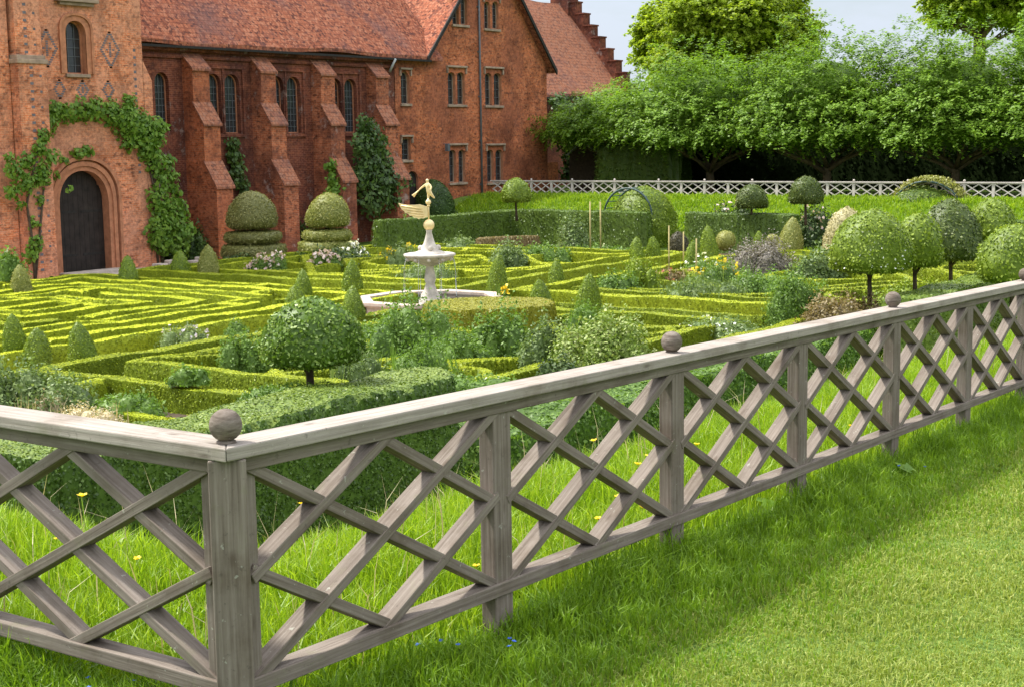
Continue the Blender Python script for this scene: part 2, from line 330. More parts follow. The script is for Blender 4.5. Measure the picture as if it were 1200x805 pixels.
# ------------------------------------------------------------------ ground
def axis(a, b, c, d, fine):
    lo = -np.geomspace(1, a, 14)[::-1]; hi = np.geomspace(1, d, 14)
    return np.concatenate([b+lo, np.arange(b, c+1e-6, fine), c+hi])
xs = axis(300, -8, 68, 900, .4); ys = axis(300, -8, 46, 900, .4)
X, Y = np.meshgrid(xs, ys, indexing='ij'); Z = ground(X, Y)
nx, ny = X.shape; I = np.arange(nx*ny).reshape(nx, ny)
mb = MB(); mb.add(np.stack([X, Y, Z], -1).reshape(-1, 3), np.stack([I[:-1,:-1], I[1:,:-1], I[1:,1:], I[:-1,1:]], -1).reshape(-1, 4), smooth=True)
tag(mb.build('ground', M['lawn']), kind='structure')
mb = MB(); mb.box((7.0, 9.4, FLOOR-.05), (51.5, 36.5, FLOOR+.012)); tag(mb.build('garden_soil', M['soil']), kind='structure')
mb = MB(); mb.box((8.0, 36.6, FLOOR-.05), (50.8, 40.9, FLOOR+.02)); mb.box((29.3, 22.4, FLOOR-.05), (30.8, 36.5, FLOOR+.020)); mb.box((29.3, 9.6, FLOOR-.05), (30.8, 20.5, FLOOR+.020))
mb.box((11, 20.6, FLOOR-.05), (29.2, 22.3, FLOOR+.018)); mb.box((30.9, 20.6, FLOOR-.05), (45, 22.3, FLOOR+.018))
tag(mb.build('garden_path', M['gravel']), kind='structure')
mb = MB(); mb.lathe([(3.6, -.05), (3.6, .03)], (28.2, 21.2, FLOOR), 40); tag(mb.build('fountain_paving', M['gravel']), kind='structure')

# ------------------------------------------------------------------ grass blades
def blades(name, P, h, w, mat, lean=.5, base=None):
    m = len(P); q_ = P[:, 0]; r_ = P[:, 1]; h = h*(1+.16*np.sin(q_*3.1+r_*1.7)+.13*np.sin(r_*5.3-q_*2.2+1)+.12*np.sin(q_*9.+r_*7.)); h = h*rng.uniform(.45, 1.25, m); a = rng.uniform(0, 2*PI, m); la = rng.uniform(0, 2*PI, m); ln = lean*rng.uniform(.1, 1, m)
    d = np.stack([np.cos(a), np.sin(a), np.zeros(m)], 1)*(w*rng.uniform(.6, 1.3, m)/2)[:, None]
    L = np.stack([np.cos(la), np.sin(la), np.zeros(m)], 1)
    up = np.array((0, 0, 1.))
    mid = P+up*(h*.6)[:, None]+L*(h*ln*.35)[:, None]; tip = P+up*(h*(1-.35*ln))[:, None]+L*(h*ln)[:, None]
    V = np.stack([P-d, P+d, mid+d*.8, mid-d*.8, tip], 1).reshape(-1, 3); o = 5*np.arange(m)[:, None]
    mb = MB(); mb.add(V, np.concatenate([o, o+1, o+2, o+3], 1)); mb.n -= 0
    mb.f.append(np.concatenate([o+3, o+2, o+4], 1)); mb.m.append(0); mb.sm.append(False); mb.uv.append(None)
    return mb.build(name, mat)
def gp(n, fn):
    # n candidate points from fn(n)->s,t with ground height
    s, t = fn(n); return np.stack([s, t, ground(s, t)-.01], 1)
def infront(P, dmin=2.0, mx=.66):
    v = P-C0; d = v@fw; x = v@CR; y = v@CU
    return P[(d > dmin) & (np.abs(x) < d*mx) & (y > -d*.42)]
def strip(n, s0, s1, t0, t1, fall=8.):
    s = rng.uniform(s0, s1, n); t = rng.uniform(t0, t1, n); P = np.stack([s, t, ground(s, t)-.01], 1); P = infront(P)
    d = np.linalg.norm(P-C0, axis=1); return P[rng.random(len(P)) < np.minimum(1, (fall/d)**1.6)]
mats_g = []
# long grass inside the fences
P = np.concatenate([strip(330000, .06, 24, .06, 3.2, 6.5), strip(120000, .06, 5.8, 3.2, 10, 7), strip(170000, 4, 30, 3.2, 8.2, 10)])
P = P[rng.random(len(P)) < .85]
tag(blades('long_grass', P, .20, .008, M['grass'], .7), 'bright green uncut grass growing on the bank inside the lattice fence', 'grass', kind='stuff')
sd_ = P[rng.random(len(P)) < .006]
tag(blades('grass_seed_stems', sd_, .42, .006, M['straw'], .7), 'thin pale seeding stems standing above the long grass inside the fence', 'grass', kind='stuff')
# long fringe outside, its green darkened to suggest the fence shadow
def fringe(n, a0, a1, width):
    u = rng.uniform(a0, a1, n); w = -np.abs(rng.normal(0, width, n)); return u, w
u, w = fringe(130000, -.4, 22, .5); k = w > -1.9; Pf = np.stack([u[k], w[k], ground(u[k], w[k])-.01], 1)
u, w = fringe(90000, -.4, 7.5, .5); k = w > -2; Pg = np.stack([w[k], u[k], ground(w[k], u[k])-.01], 1)
Pf = infront(np.concatenate([Pf, Pg])); d = np.linalg.norm(Pf-C0, axis=1); Pf = Pf[rng.random(len(Pf)) < np.minimum(1, (7/d)**1.3)]
wd = -np.minimum(Pf[:, 0], Pf[:, 1]); tag(blades('grass_fringe', Pf, .045+.14*np.exp(-np.clip(wd, 0, 9)/.45), .0075, M['grass_shade'], .8), 'longer grass, coloured shadow-dark, left uncut along the outer foot of the fence', 'grass', kind='stuff')
P = np.concatenate([strip(760000, -.2, 9, -6, -.25, 5.0), strip(620000, 5, 40, -20, -.25, 8.)])
P = P[P[:, 0]*.0+rng.random(len(P)) < .95]
d = np.linalg.norm(P-C0, axis=1)
tag(blades('mown_grass', P, .045*np.maximum(1, d/9), .0055*np.maximum(1, d/6), M['mown'], 1.1), 'short mown pale green lawn in the right foreground', 'lawn', kind='stuff')
# far bank grass, tufts
n = 60000; s = rng.uniform(53, 60.3, n); t = rng.uniform(3, 42, n)
P = np.stack([s, t, ground(s, t)-.02], 1)
tag(blades('far_bank_grass', P, .26, .05, M['grass'], .8), 'rough bright green grass on the far bank below the white lattice fence', 'grass', kind='stuff')
n = 26000; s = rng.uniform(43, 55, n); t = rng.uniform(36.2, 42.6, n)

# ------------------------------------------------------------------ fences
def ball(mb, c, r, mi=0):
    pr = [(r*math.sin(a)+1e-4, -r*math.cos(a)) for a in np.linspace(0, PI, 15)]; mb.lathe(pr, c, 20, mi)
def fence_run(root, n, sp, H, P, post_w, post_d, balls, mfr, mcap, detail=True, skip_first=False):

    # P(u, v, z) -> world; u along the run, v outward(+)/inward(-), z above the rail datum (top of cap at H)
    up = np.array(P(0, 0, 1.))-np.array(P(0, 0, 0.)); L = n*sp
    bv = .004 if detail else 0
    def rail(name, u0, u1, v, z, w, h, mat):
        mb = MB(); mb.beam(P(u0, v, z), P(u1, v, z), w, h, (0, 0, 1)); return mb.build(name, mat, root, bevel=bv)
    k = 2 if detail else n
    if detail:
        mb = MB(); a_ = .0745; zb, zt = H-.046, H; o_ = rng.uniform(0, 9); sg = -1
        V = [P(u, v, z) for z in (zb, zt) for u, v in ((-a_+.001 , a_), (L+.1, a_), (L+.1, -a_), (a_+.001, -a_))]
        Q = np.array([(0,1,2,3),(7,6,5,4),(0,4,5,1),(1,5,6,2),(2,6,7,3),(3,7,4,0)])
        uv = [];
        for q in Q:
            for i in q: uu, vv = ((-a_, a_), (L+.1, a_), (L+.1, -a_), (a_, -a_))[i % 4]; uv.append((uu, vv+(0 if i < 4 else .06)+o_))
        mb.add(V, Q if skip_first else Q, 0, uv=np.array(uv)); mb.build('cap_rail', mcap, root, bevel=.005)
    else: rail('cap_rail', -.06, L+.1, 0, H-.027, .15, .054, mcap)
    rail('top_rail', .03, L, .008, H-.046-.0255, .075, .05, mfr)
    rail('bottom_rail', .03, L, .003, .032, .092, .056, mfr)
    z0 = .060; z1 = H-.098
    for i in range(n):
        a = i*sp+(post_w/2 if i else .09); b = (i+1)*sp-post_w/2
        mb = MB(); un = np.array(P(0, 1, 0.))-np.array(P(0, 0, 0.))
        A = lambda u, v, vv: P(a+(b-a)*u, vv, z0+(z1-z0)*v)
        t = .040
        ris = (((0, .5), (.5, 1)), ((0, 0), (1, 1)), ((.5, 0), (1, .5))); fal = (((0, .5), (.5, 0)), ((0, 1), (1, 0)), ((.5, 1), (1, .5)))
        if skip_first: ris, fal = fal, ris
        def ext(p, q, c, dd):
            e = .035; p, q = np.array(p), np.array(q); L_ = math.hypot((q-p)[0]*(b-a), (q-p)[1]*(z1-z0)); d_ = (q-p)*e/L_; mb.beam(A(*(p-d_), c), A(*(q+d_), c), t, dd, un)
        for p, q in ris: ext(p, q, .003, .076)
        for p, q in fal: ext(p, q, .000, .074)
        mb.build('lattice_panel', mfr, root, bevel=bv*.8)
        j = i+1
        mb = MB(); g = -.55; c = j*sp
        mb.beam(P(c, .0, g), P(c, .0, H-.047), post_d, post_w, np.array(P(1, 0, 0.))-np.array(P(0, 0, 0.)))
        po = mb.build('post', mfr, root, bevel=bv*1.6)
        if j in balls:
            mb = MB(); ball(mb, P(c, 0, H+.052), .052); mb.lathe([(.032, -.053), (.030, -.047), (.018, -.043)], P(c, 0, H+.052), 14); mb.build('ball_finial', M['ballwood'] if detail else mfr, po)
H = .862
def PR(u, v, z): return (u, -v, z-.027*u)
def PL(u, v, z): return (-v, u, z)
fr = thing('lattice_fence', (0, 0, -.14), 'weathered silvery oak lattice fence running away to the right from the ball-topped corner post', 'fence')
fence_run(fr, 14, 1.5, H, PR, .124, .075, (2, 4, 6, 8, 10, 12, 14), M['fence'], M['fence_cap'])
mb = MB(); mb.beam((0, 0, -.6), (0, 0, H-.047), .122, .118, (.7071, .7071, 0)); po = mb.build('corner_post', M['fence'], fr, bevel=.006)
mb = MB(); mb.beam((.074, -.004, -.05), (.074, -.004, H-.056), .05, .045, (0, 1, 0)); mb.build('stile', M['fence'], fr, bevel=.003)
mb = MB(); ball(mb, (0, 0, H+.058), .054); mb.lathe([(.034, -.059), (.032, -.052), (.018, -.046)], (0, 0, H+.058), 14); mb.build('ball_finial', M['ballwood'], po)
fl = thing('lattice_fence', (0, 3, -.14), 'weathered silvery oak lattice fence leaving the left edge of the photo, meeting the corner post', 'fence')
fence_run(fl, 4, 1.5, H, PL, .124, .075, (2, 4), M['fence'], M['fence_cap'], skip_first=True)
mb = MB(); mb.beam((-.004, .074, -.05), (-.004, .074, H-.056), .045, .05, (0, 1, 0)); mb.build('stile', M['fence'], fl, bevel=.003)
# far fence
ff = thing('lattice_fence', (SF, 0, -1.2), 'long pale lattice fence far away atop the grass bank, in front of the dark trees', 'fence')
def PF(u, v, z): return (SF+v, 42.2-u, z-.24-H)
fence_run(ff, 32, 1.25, H, PF, .12, .08, tuple(range(0, 40, 2)), M['fence_far'], M['fence_far'], detail=False)

# ------------------------------------------------------------------ buildings
def arch(s0, s1, z0, z1, rise, n=7, kind='pointed'):
    # closed outline, counter-clockwise in (s, z)
    w = (s1-s0)/2; c = (s0+s1)/2; pts = [(s0, z0), (s1, z0)]
    if rise <= 0: return pts+[(s1, z1), (s0, z1)]
    zs = z1-rise
    R = []
    for i in range(n+1):
        a = PI/2*i/n; R.append((c+w*math.cos(a)**.92 if i < n else c, zs+rise*math.sin(a)**(1.0 if kind == 'round' else .9)))
    return pts+R+[(2*c-x, z) for x, z in R[:-1][::-1]]
def wall_open(mb, outer, holes, t, reveal=.28, mi=0, mr=1):
    # front face at Y=t facing -Y with holes; reveals go back
    loops = [outer]+holes; flat = [p for l in loops for p in l]
    tri = geometry.tessellate_polygon([[Vector((p[0], p[1], 0)) for p in l] for l in loops])
    V = np.array([(p[0], t, p[1]) for p in flat]); T = np.array([tuple(x) for x in tri])
    a, b, c = V[T[:, 0]], V[T[:, 1]], V[T[:, 2]]; ny = np.cross(b-a, c-a)[:, 1]; T[ny > 0] = T[ny > 0][:, ::-1]
    mb.add(V, T, mi)
    for h in holes:
        n = len(h); V = [(x, t, z) for x, z in h]+[(x, t+reveal, z) for x, z in h]
        mb.add(V, np.array([(i, (i+1) % n, (i+1) % n+n, i+n) for i in range(n)]), mr)
def window(root, hole, t, depth=.2, bars=(3, 5), fw_=.05, name='window', frame=True, mat=None):
    s0, s1 = min(p[0] for p in hole), max(p[0] for p in hole); z0, z1 = min(p[1] for p in hole), max(p[1] for p in hole)
    mb = MB()
    c = ((s0+s1)/2, (z0+z1)/2); inner = [(c[0]+(x-c[0])*(1-2*fw_/(s1-s0)), c[1]+(z-c[1])*(1-2*fw_/(z1-z0))) for x, z in hole]
    n = len(hole); V = [(x, t+depth-.05, z) for x, z in hole]+[(x, t+depth-.05, z) for x, z in inner]+[(x, t+depth, z) for x, z in inner]
    mb.add(V, np.array([(i, (i+1) % n, (i+1) % n+n, i+n) for i in range(n)]+[(i+n, (i+1) % n+n, (i+1) % n+2*n, i+2*n) for i in range(n)]), 0)
    o = mb.build(name, mat or M['terracotta'], root)
    g = MB(); V = [(x, t+depth+.01, z) for x, z in hole]; tri = geometry.tessellate_polygon([[Vector((p[0], p[1], 0)) for p in hole]])
    T = np.array([tuple(q) for q in tri]); Va = np.array(V); ny = np.cross(Va[T[:,1]]-Va[T[:,0]], Va[T[:,2]]-Va[T[:,0]])[:, 1]; T[ny > 0] = T[ny > 0][:, ::-1]; g.add(V, T)
    g.build('pane', M['glass'], o)
    b = MB(); nxb, nzb = bars
    zc = lambda x: z1-.02-(z1-z0)*.0 if len(hole) == 4 else None
    for i in range(1, nxb):
        x = s0+(s1-s0)*i/nxb; zt = z1-.03 if len(hole) == 4 else z1-.06-(abs(x-c[0])/((s1-s0)/2))**2*(s1-s0)*.4
        b.box((x-.011, t+depth-.022, z0), (x+.011, t+depth-.004, zt))
    for j in range(1, nzb):
        z = z0+(z1-z0)*j/nzb
        if len(hole) > 4 and z > z1-(s1-s0)*.35: continue
        b.box((s0, t+depth-.026, z-.010), (s1, t+depth-.008, z+.010))
    b.build('leading', M['lead'], o)
    return o
def hood(root, s0, s1, z, t):
    mb = MB(); mb.box((s0-.12, t-.14, z), (s1+.12, t+.01, z+.1)); mb.box((s0-.12, t-.10, z-.3), (s0-.04, t+.01, z-.002)); mb.box((s1+.04, t-.10, z-.3), (s1+.12, t+.01, z-.002))
    return mb.build('hood_mould', M['stone'], root, bevel=.015)
def sill(root, s0, s1, z, t, name='sill'):
    mb = MB(); mb.box((s0-.08, t-.1, z-.12), (s1+.08, t+.22, z)); return mb.build(name, M['stone'], root, bevel=.01)
def slab(mb, a, b, c, d, th, mi=0):
    # roof slope with corners a,b (eaves) c,d (ridge), thickness downward
    V = [a, b, c, d]+[(p[0], p[1], p[2]-th) for p in (a, b, c, d)]
    mb.add(V, np.array([(0,1,2,3),(7,6,5,4),(0,4,5,1),(1,5,6,2),(2,6,7,3),(3,7,4,0)]), mi)
def roof_slope(mb, a, b, c, d, th, nu=40, nv=16, amp=.11):
    a, b, c, d = map(np.array, (a, b, c, d)); U, Vv = np.meshgrid(np.linspace(0, 1, nu), np.linspace(0, 1, nv), indexing='ij')
    Pt = ((a*(1-U[..., None])+b*U[..., None])*(1-Vv[..., None])+(d*(1-U[..., None])+c*U[..., None])*Vv[..., None])
    wob = np.sin(U*11+1)*.5+np.sin(U*23+Vv*5)*.3+np.sin(Vv*7+U*3)*.4; Pt = Pt+np.array((0, 0, 1.))*(amp*wob)[..., None]
    I = np.arange(nu*nv).reshape(nu, nv); Q = np.stack([I[:-1,:-1], I[1:,:-1], I[1:,1:], I[:-1,1:]], -1).reshape(-1, 4)
    n = nu*nv; B = Pt.reshape(-1, 3)-np.array((0, 0, th))
    rim = list(I[:, 0])+list(I[-1, 1:])+list(I[::-1, -1][1:])+list(I[0, ::-1][1:-1])
    R = np.array([(rim[i], rim[i]+n, rim[(i+1) % len(rim)]+n, rim[(i+1) % len(rim)]) for i in range(len(rim))])
    mb.add(np.concatenate([Pt.reshape(-1, 3), B]), np.concatenate([Q, Q[:, ::-1]+n, R]))

# --- gate tower, front at Y=41
TT = 41.
tw = thing('gate_tower', (33.4, 44, FLOOR), 'tall orange brick gate tower with pointed black door and dark brick diamonds', 'tower')
S0, S1 = 31.0, 36.0
door = arch(31.72, 34.0, -2.93, .96, 1.25, 8); twin = arch(32.42, 33.34, 4.47, 6.37, .5)
mb = MB(); wall_open(mb, [(S0, FLOOR-.1), (S1, FLOOR-.1), (S1, 14), (S0, 14)], [door, twin], TT, .42, 0, 1)
mb.add([(S0,TT,FLOOR-.1),(S0,48,FLOOR-.1),(S0,48,14),(S0,TT,14)], np.array([(0,1,2,3)])); mb.add([(S1,TT,FLOOR-.1),(S1,48,FLOOR-.1),(S1,48,14),(S1,TT,14)], np.array([(3,2,1,0)])); mb.add([(S0,48,FLOOR-.1),(S1,48,FLOOR-.1),(S1,48,14),(S0,48,14),(S0,TT,14),(S1,TT,14)], np.array([(1,0,3,2),(2,3,4,5)]))
mb.build('wall', [M['brick_tower'], M['terracotta']], tw)
# door leaf
dd = MB()
for i in range(10):
    a = 31.72+i*.228; zt = .96 if False else None
    xm = a+.114; f = abs(xm-32.86)/1.14; top = -.29+1.25*math.sqrt(max(0, 1-f*f))**.9
    dd.box((a+.005, TT+.33, -2.93), (a+.223, TT+.40, min(.93, top+.08)))
do = dd.build('door', M['oak'], tw)
h = MB()
for z in (-2.2, -.6): h.box((31.8, TT+.315, z), (32.75, TT+.329, z+.09)); h.box((32.97, TT+.315, z), (33.92, TT+.329, z+.09))
h.build('strap_hinge', M['timber_dark'], do)
hb = MB(); hb.box((31.6, TT+.41, -3.0), (34.1, TT+.45, 1.1)); hb.build('door_back', M['timber_dark'], do)
# moulded arch orders around the door: stepped rings
def ring(mb, s0, s1, z0, z1, rise, w, t0, t1, mi=0, kind='pointed'):
    a = arch(s0, s1, z0, z1, rise, 10)[1:]+[(s0, z0)]; b = arch(s0-w, s1+w, z0, z1+w, rise+w*.6, 10)[1:]+[(s0-w, z0)]
    n = len(a); V = [(x, t0, z) for x, z in a]+[(x, t0, z) for x, z in b]+[(x, t1, z) for x, z in a]+[(x, t1, z) for x, z in b]
    Q = []
    for i in range(n-1): Q += [(i+n, i, i+1, i+1+n), (i, i+2*n, i+1+2*n, i+1), (i+3*n, i+n, i+1+n, i+1+3*n)]
    mb.add(V, np.array(Q), mi)
mb = MB(); ring(mb, 31.73, 33.99, -2.9, .95, 1.25, .17, TT-.05, TT+.05); ring(mb, 31.56, 34.16, -2.9, 1.12, 1.35, .16, TT-.11, TT+.04); ring(mb, 31.33, 34.39, -2.9, 1.35, 1.5, .12, TT-.17, TT+.03)
mb.build('door_surround', M['terracotta'], tw)
window(tw, twin, TT, .3, (3, 6)); sill(tw, 32.42, 33.34, 4.46, TT)
mb = MB(); ring(mb, 32.42, 33.34, 4.47, 6.37, .5, .205, TT-.03, TT+.02); ring(mb, 32.22, 33.54, 4.47, 6.56, .5, .09, TT-.08, TT+.02); mb.build('window_surround', M['terracotta'], tw)
mb = MB(); mb.box((32.0, TT-.25, 7.02), (33.85, TT+.01, 7.16)); mb.box((32.15, TT-.14, 6.90), (33.7, TT+.01, 7.017)); mb.build('oriel_sill', M['stone'], tw, bevel=.02)
mb = MB(); mb.box((32.1, TT-.12, 7.25), (33.7, TT+.02, 9.)); mb.build('upper_window', M['glass'], tw)
# dark diamond brickwork
mb = MB()
def diamond(c, z, w, hgt, fill):
    mb = MB()
    nr = int(hgt/.08)
    for k in range(-nr, nr+1):
        f = 1-abs(k)/nr; x = w*f
        for sgn in (-1, 1):
            mb.box((c+sgn*x-.06, TT-.004, z+k*.08-.03), (c+sgn*x+.06, TT+.02, z+k*.08+.03))
        if fill and abs(k) <= nr*.38:
            for j in range(-2, 3):
                xx = j*.15
                if abs(xx) < w*.42*(1-abs(k)/(nr*.4+.01)): mb.box((c+xx-.05, TT-.004, z+k*.08-.03), (c+xx+.05, TT+.02, z+k*.08+.03))
    mb.build('brick_diamond', M['brickgrey'], tw)
for px, py, w, hh, fi in ((55, 57, .42, .66, 1), (129, 59, .42, .70, 1), (70, 105, .22, .35, 0), (97, 106, .24, .36, 1), (127, 106, .24, .36, 0)):
    s, z, _ = W(px, py, TT); diamond(s, z, w, hh, fi)
for k in range(-6, 12):
    z = 2.4+k*.27; mb.box((35.55, TT-.004, z), (35.67, TT+.02, z+.1))
mb.build('header_column', M['brickgrey'], tw)
# left buttress turret with stone band and dark header bricks
mb = MB(); mb.box((29.55, TT-1.0, FLOOR-.1), (30.75, TT-.01, 4.7)); mb.box((29.65, TT-.8, 4.98), (30.72, TT-.01, 14)); mb.box((30.75, TT-.32, FLOOR-.1), (31.12, TT+.3, 14))
mb.box((26.0, TT-.6, FLOOR-.1), (29.5, 46, 14)); mb.build('turret', M['brick_tower'], tw)
mb = MB(); mb.box((29.5, TT-1.06, 4.7), (30.80, TT+.0, 4.86)); mb.box((29.57, TT-.95, 4.86), (30.77, TT+.0, 5.0)); mb.build('string_course', M['stone'], tw, bevel=.02)
mb = MB()
for k in range(40):
    z = -2.5+k*.27; tt = TT-1.0 if z < 4.6 else TT-.8
    if 4.6 < z < 5.05: continue
    mb.box((30.02, tt-.004, z), (30.16, tt+.02, z+.09))
    if k % 2: mb.box((30.42, tt-.004, z), (30.52, tt+.02, z+.08))
mb.build('header_bricks', M['brickgrey'], tw)
mb = MB(); mb.box((S1-.02, TT-.0, FLOOR), (S1+.42, TT+1.0, 4.3)); mb.add([(S1-.02,TT,4.3),(S1+.42,TT,4.3),(S1-.02,TT,5.1),(S1-.02,TT+1,4.3),(S1+.42,TT+1,4.3),(S1-.02,TT+1,5.1)], [(0,1,2),(1,4,5,2),(3,5,4)]); mb.build('corner_buttress', M['brick_tower'], tw)
# steps and kerb at the door
mb = MB(); mb.box((31.0, 39.2, FLOOR-.1), (35.8, TT-.01, FLOOR+.07)); mb.box((31.5, 40.2, FLOOR+.0), (34.3, TT-.02, FLOOR+.17)); o = mb.build('doorstep', M['paving'], tw, bevel=.02)
mb = MB()
for i in range(7): mb.box((34.7+i*.55, 39.6+.1*(i % 3), FLOOR), (35.12+i*.55, 40.1+.1*(i % 2), FLOOR+.16+.1*((i*7) % 3)))
tag(mb.build('rockery_edging', M['paving'], None, bevel=.04), 'row of low stone edging blocks at the foot of the tower beside the path', 'stone edging')

# --- great hall, wall at Y=43
HT = 43.
hall = thing('great_hall', (46, 46, FLOOR), 'long red brick hall with stepped buttresses, arched windows and a big tiled roof', 'building')
holes = []
for c in (38.72, 42.0, 45.85, 49.75): # mullion-centred pairs except the first
    if c < 39: holes.append(arch(38.34, 39.10, 2.40, 4.76, .42, kind='round'))
for m_ in (42.12, 45.93, 49.80):
    holes.append(arch(m_+.10, m_+.98, 2.30, 4.79, .46, kind='round')); holes.append(arch(m_-.98, m_-.10, 2.30, 4.79, .46, kind='round'))
mb = MB(); wall_open(mb, [(35.9, FLOOR-.1), (53.6, FLOOR-.1), (53.6, 6.1), (35.9, 6.1)], holes, HT, .3, 0, 1)
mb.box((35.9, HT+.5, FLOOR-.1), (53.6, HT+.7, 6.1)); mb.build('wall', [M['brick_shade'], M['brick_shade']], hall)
for hl in holes: window(hall, hl, HT, .26, (4, 9), .04)
for m_ in (42.12, 45.93, 49.80):
    mb = MB(); a, b = m_-1.1, m_+1.1
    mb.box((a-.1, HT-.09, 2.1), (a, HT+.02, 5.0)); mb.box((b, HT-.09, 2.1), (b+.1, HT+.02, 5.0)); mb.box((a-.1, HT-.09, 5.0), (b+.1, HT+.02, 5.12)); mb.box((m_-.05, HT-.05, 2.30), (m_+.05, HT+.02, 4.999)); mb.box((a-.05, HT-.12, 2.14), (b+.05, HT-.085, 2.26))
    mb.build('window_surround', M['brick_shade'], hall)
mb = MB(); mb.box((36, HT-.12, 5.35), (53.6, HT+.01, 5.5)); mb.box((36, HT-.2, 5.62), (53.6, HT+.01, 5.8)); mb.build('eaves_moulding', M['brick_shade'], hall, bevel=.02)
mb = MB(); roof_slope(mb, (36.0, HT-.42, 5.98), (57.0, HT-.42, 6.0), (57.0, 48.6, 13.6), (36.0, 48.6, 13.6), .16, 60, 16); slab(mb, (57., 55., 6.), (36., 55., 6.), (36., 48.6, 13.44), (57., 48.6, 13.44), .16); mb.build('roof', M['roof'], hall)
mb = MB(); mb.box((36.0, HT-.47, 5.74), (56.0, HT-.40, 5.84)); mb.build('gutter', M['timber_dark'], hall)
for i, (a, b) in enumerate(((39.85, 40.78), (43.80, 44.72), (47.63, 48.57), (51.5, 52.42))):
    mb = MB(); st = [(HT-.62, 5.0), (HT-1.15, 2.75), (HT-1.75, .12)]
    # profile in (y, z)
    prof = [(HT+.02, FLOOR-.1), (HT+.02, 5.55), (HT-.60, 4.95), (HT-.60, 3.52), (HT-1.12, 2.72), (HT-1.12, 1.10), (HT-1.72, .18), (HT-1.72, FLOOR-.1)]
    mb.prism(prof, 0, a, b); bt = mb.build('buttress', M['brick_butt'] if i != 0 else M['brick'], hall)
    w_ = MB()
    for (y0, z0, y1, z1) in ((HT+.0, 5.60, HT-.68, 4.94), (HT-.58, 3.60, HT-1.20, 2.68), (HT-1.10, 1.18, HT-1.80, .12)):
        V = [(x, y, z) for x in (a-.06, b+.06) for y, z in ((y0, z0), (y1, z1), (y1, z1-.1), (y0, z0-.08))]
        w_ = MB(); w_.add(V, np.array([(0,1,5,4),(1,2,6,5),(2,3,7,6),(3,0,4,7),(3,2,1,0),(4,5,6,7)])); w_.build('weathering', M['roof2'], bt)

# --- gabled wing, front at Y=43, s 53.6..67
gw = thing('gabled_wing', (61, 46, -1.5), 'tall gabled red brick wing with paired windows, drainpipe and black bargeboards beside the hall', 'building')
holes = []; pairs = []
def pr(pxs, py0, py1, rise):
    out = []
    for a, b in pxs:
        s0, z1, _ = W(a, py0, HT); s1, _, _ = W(b, py0, HT); _, z0, _ = W((a+b)/2, py1, HT); h_ = arch(s0, s1, z0, z1, rise, 5); holes.append(h_); out.append(h_)
    pairs.append(out)
pr([(524.0, 532.6), (535.0, 543.8)], 85, 123, .22); pr([(567.6, 575.6), (578, 587)], 86, 124, .22)
pr([(525.6, 533.4), (536.6, 544.4)], 176, 214, .22); pr([(570, 577.6), (580, 588.6)], 176, 214, .22)
pr([(529, 536.6), (539, 546.6)], -4, 29, .25); pr([(566.6, 573.6), (576.2, 583.4)], 2, 34, .25)
pr([(468.8, 478.8)], 84, 122, .4); pr([(470, 480.5)], 163, 188, 0)
s0, _, _ = W(476, 210, HT); s1 = W(489.5, 210, HT)[0]; dz = W(483, 201, HT)[1]
dh = arch(s0, s1, -2.5, dz, .5); holes.append(dh)
outer = [(53.6, FLOOR-.1), (67.0, FLOOR-.1), (67.0, 5.9), (61.45, 12.1), (56.0, 6.15), (53.6, 6.15)]
mb = MB(); wall_open(mb, outer, holes, HT-.03, .3, 0, 1)
mb.add([(67.0,HT-.03,FLOOR-.1),(67,56,FLOOR-.1),(67,56,5.9),(67,HT-.03,5.9)], np.array([(3,2,1,0)])); mb.box((53.6, HT+.4, FLOOR), (66.8, HT+.6, 5.6)); mb.build('wall', [M['brick'], M['terracotta']], gw)
for g_ in pairs:
    for hl in g_: window(gw, hl, HT-.03, .2, (2, 4), .035, mat=M['stone'])
    a = min(p[0] for hl in g_ for p in hl); b = max(p[0] for hl in g_ for p in hl); z0 = min(p[1] for hl in g_ for p in hl); z1 = max(p[1] for hl in g_ for p in hl)
    hood(gw, a, b, z1+.22, HT-.03) if len(g_) > 1 else hood(gw, a, b, z1+.08, HT-.03); sill(gw, a, b, z0, HT-.03)
mb = MB(); mb.box((s0-.02, HT+.1, -2.6), (s1+.02, HT+.16, dz)); mb.build('door', M['oak'], gw)
mb = MB()
roof_slope(mb, (55.75, HT-.40, 5.95), (55.75, 50.5, 5.95), (61.45, 50.5, 12.3), (61.45, HT-.40, 12.3), .14, 14, 14, .04)
roof_slope(mb, (67.35, 54, 5.65), (67.35, HT-.40, 5.65), (61.45, HT-.40, 12.3), (61.45, 54, 12.3), .14, 14, 14, .04); mb.build('roof', M['roof'], gw)
mb = MB()
for (a, z0, b, z1) in ((67.42, 5.42, 61.45, 12.12), (55.70, 5.75, 61.45, 12.12)):
    V = [(x, y, z) for y in (HT-.50, HT-.42) for x, z in ((a, z0), (a, z0+.26), (b, z1+.2), (b, z1-.06))]
    mb.add(V, np.array([(0,1,2,3),(7,6,5,4),(0,4,5,1),(1,5,6,2),(2,6,7,3),(3,7,4,0)]))
mb.build('bargeboard', M['timber_dark'], gw)
mb = MB(); s_, z_, _ = W(560, 60, HT); mb.tube([(s_, HT-.12, 11.6), (s_, HT-.12, 5), (s_, HT-.12, -1.5)], .055, 8)
for z in (-.5, 1.8, 4.1, 6.4, 8.7): mb.box((s_-.1, HT-.1, z), (s_+.1, HT-.02, z+.07))
mb.build('drainpipe', M['lead'], gw)
s_, z_, _ = W(454, 70, HT); mb = MB(); mb.tube([(s_, HT-.5, z_), (s_, HT-.3, z_-.3), (s_, HT-.12, z_-.6)], .06); mb.build('rainwater_spout', M['felt'], gw)
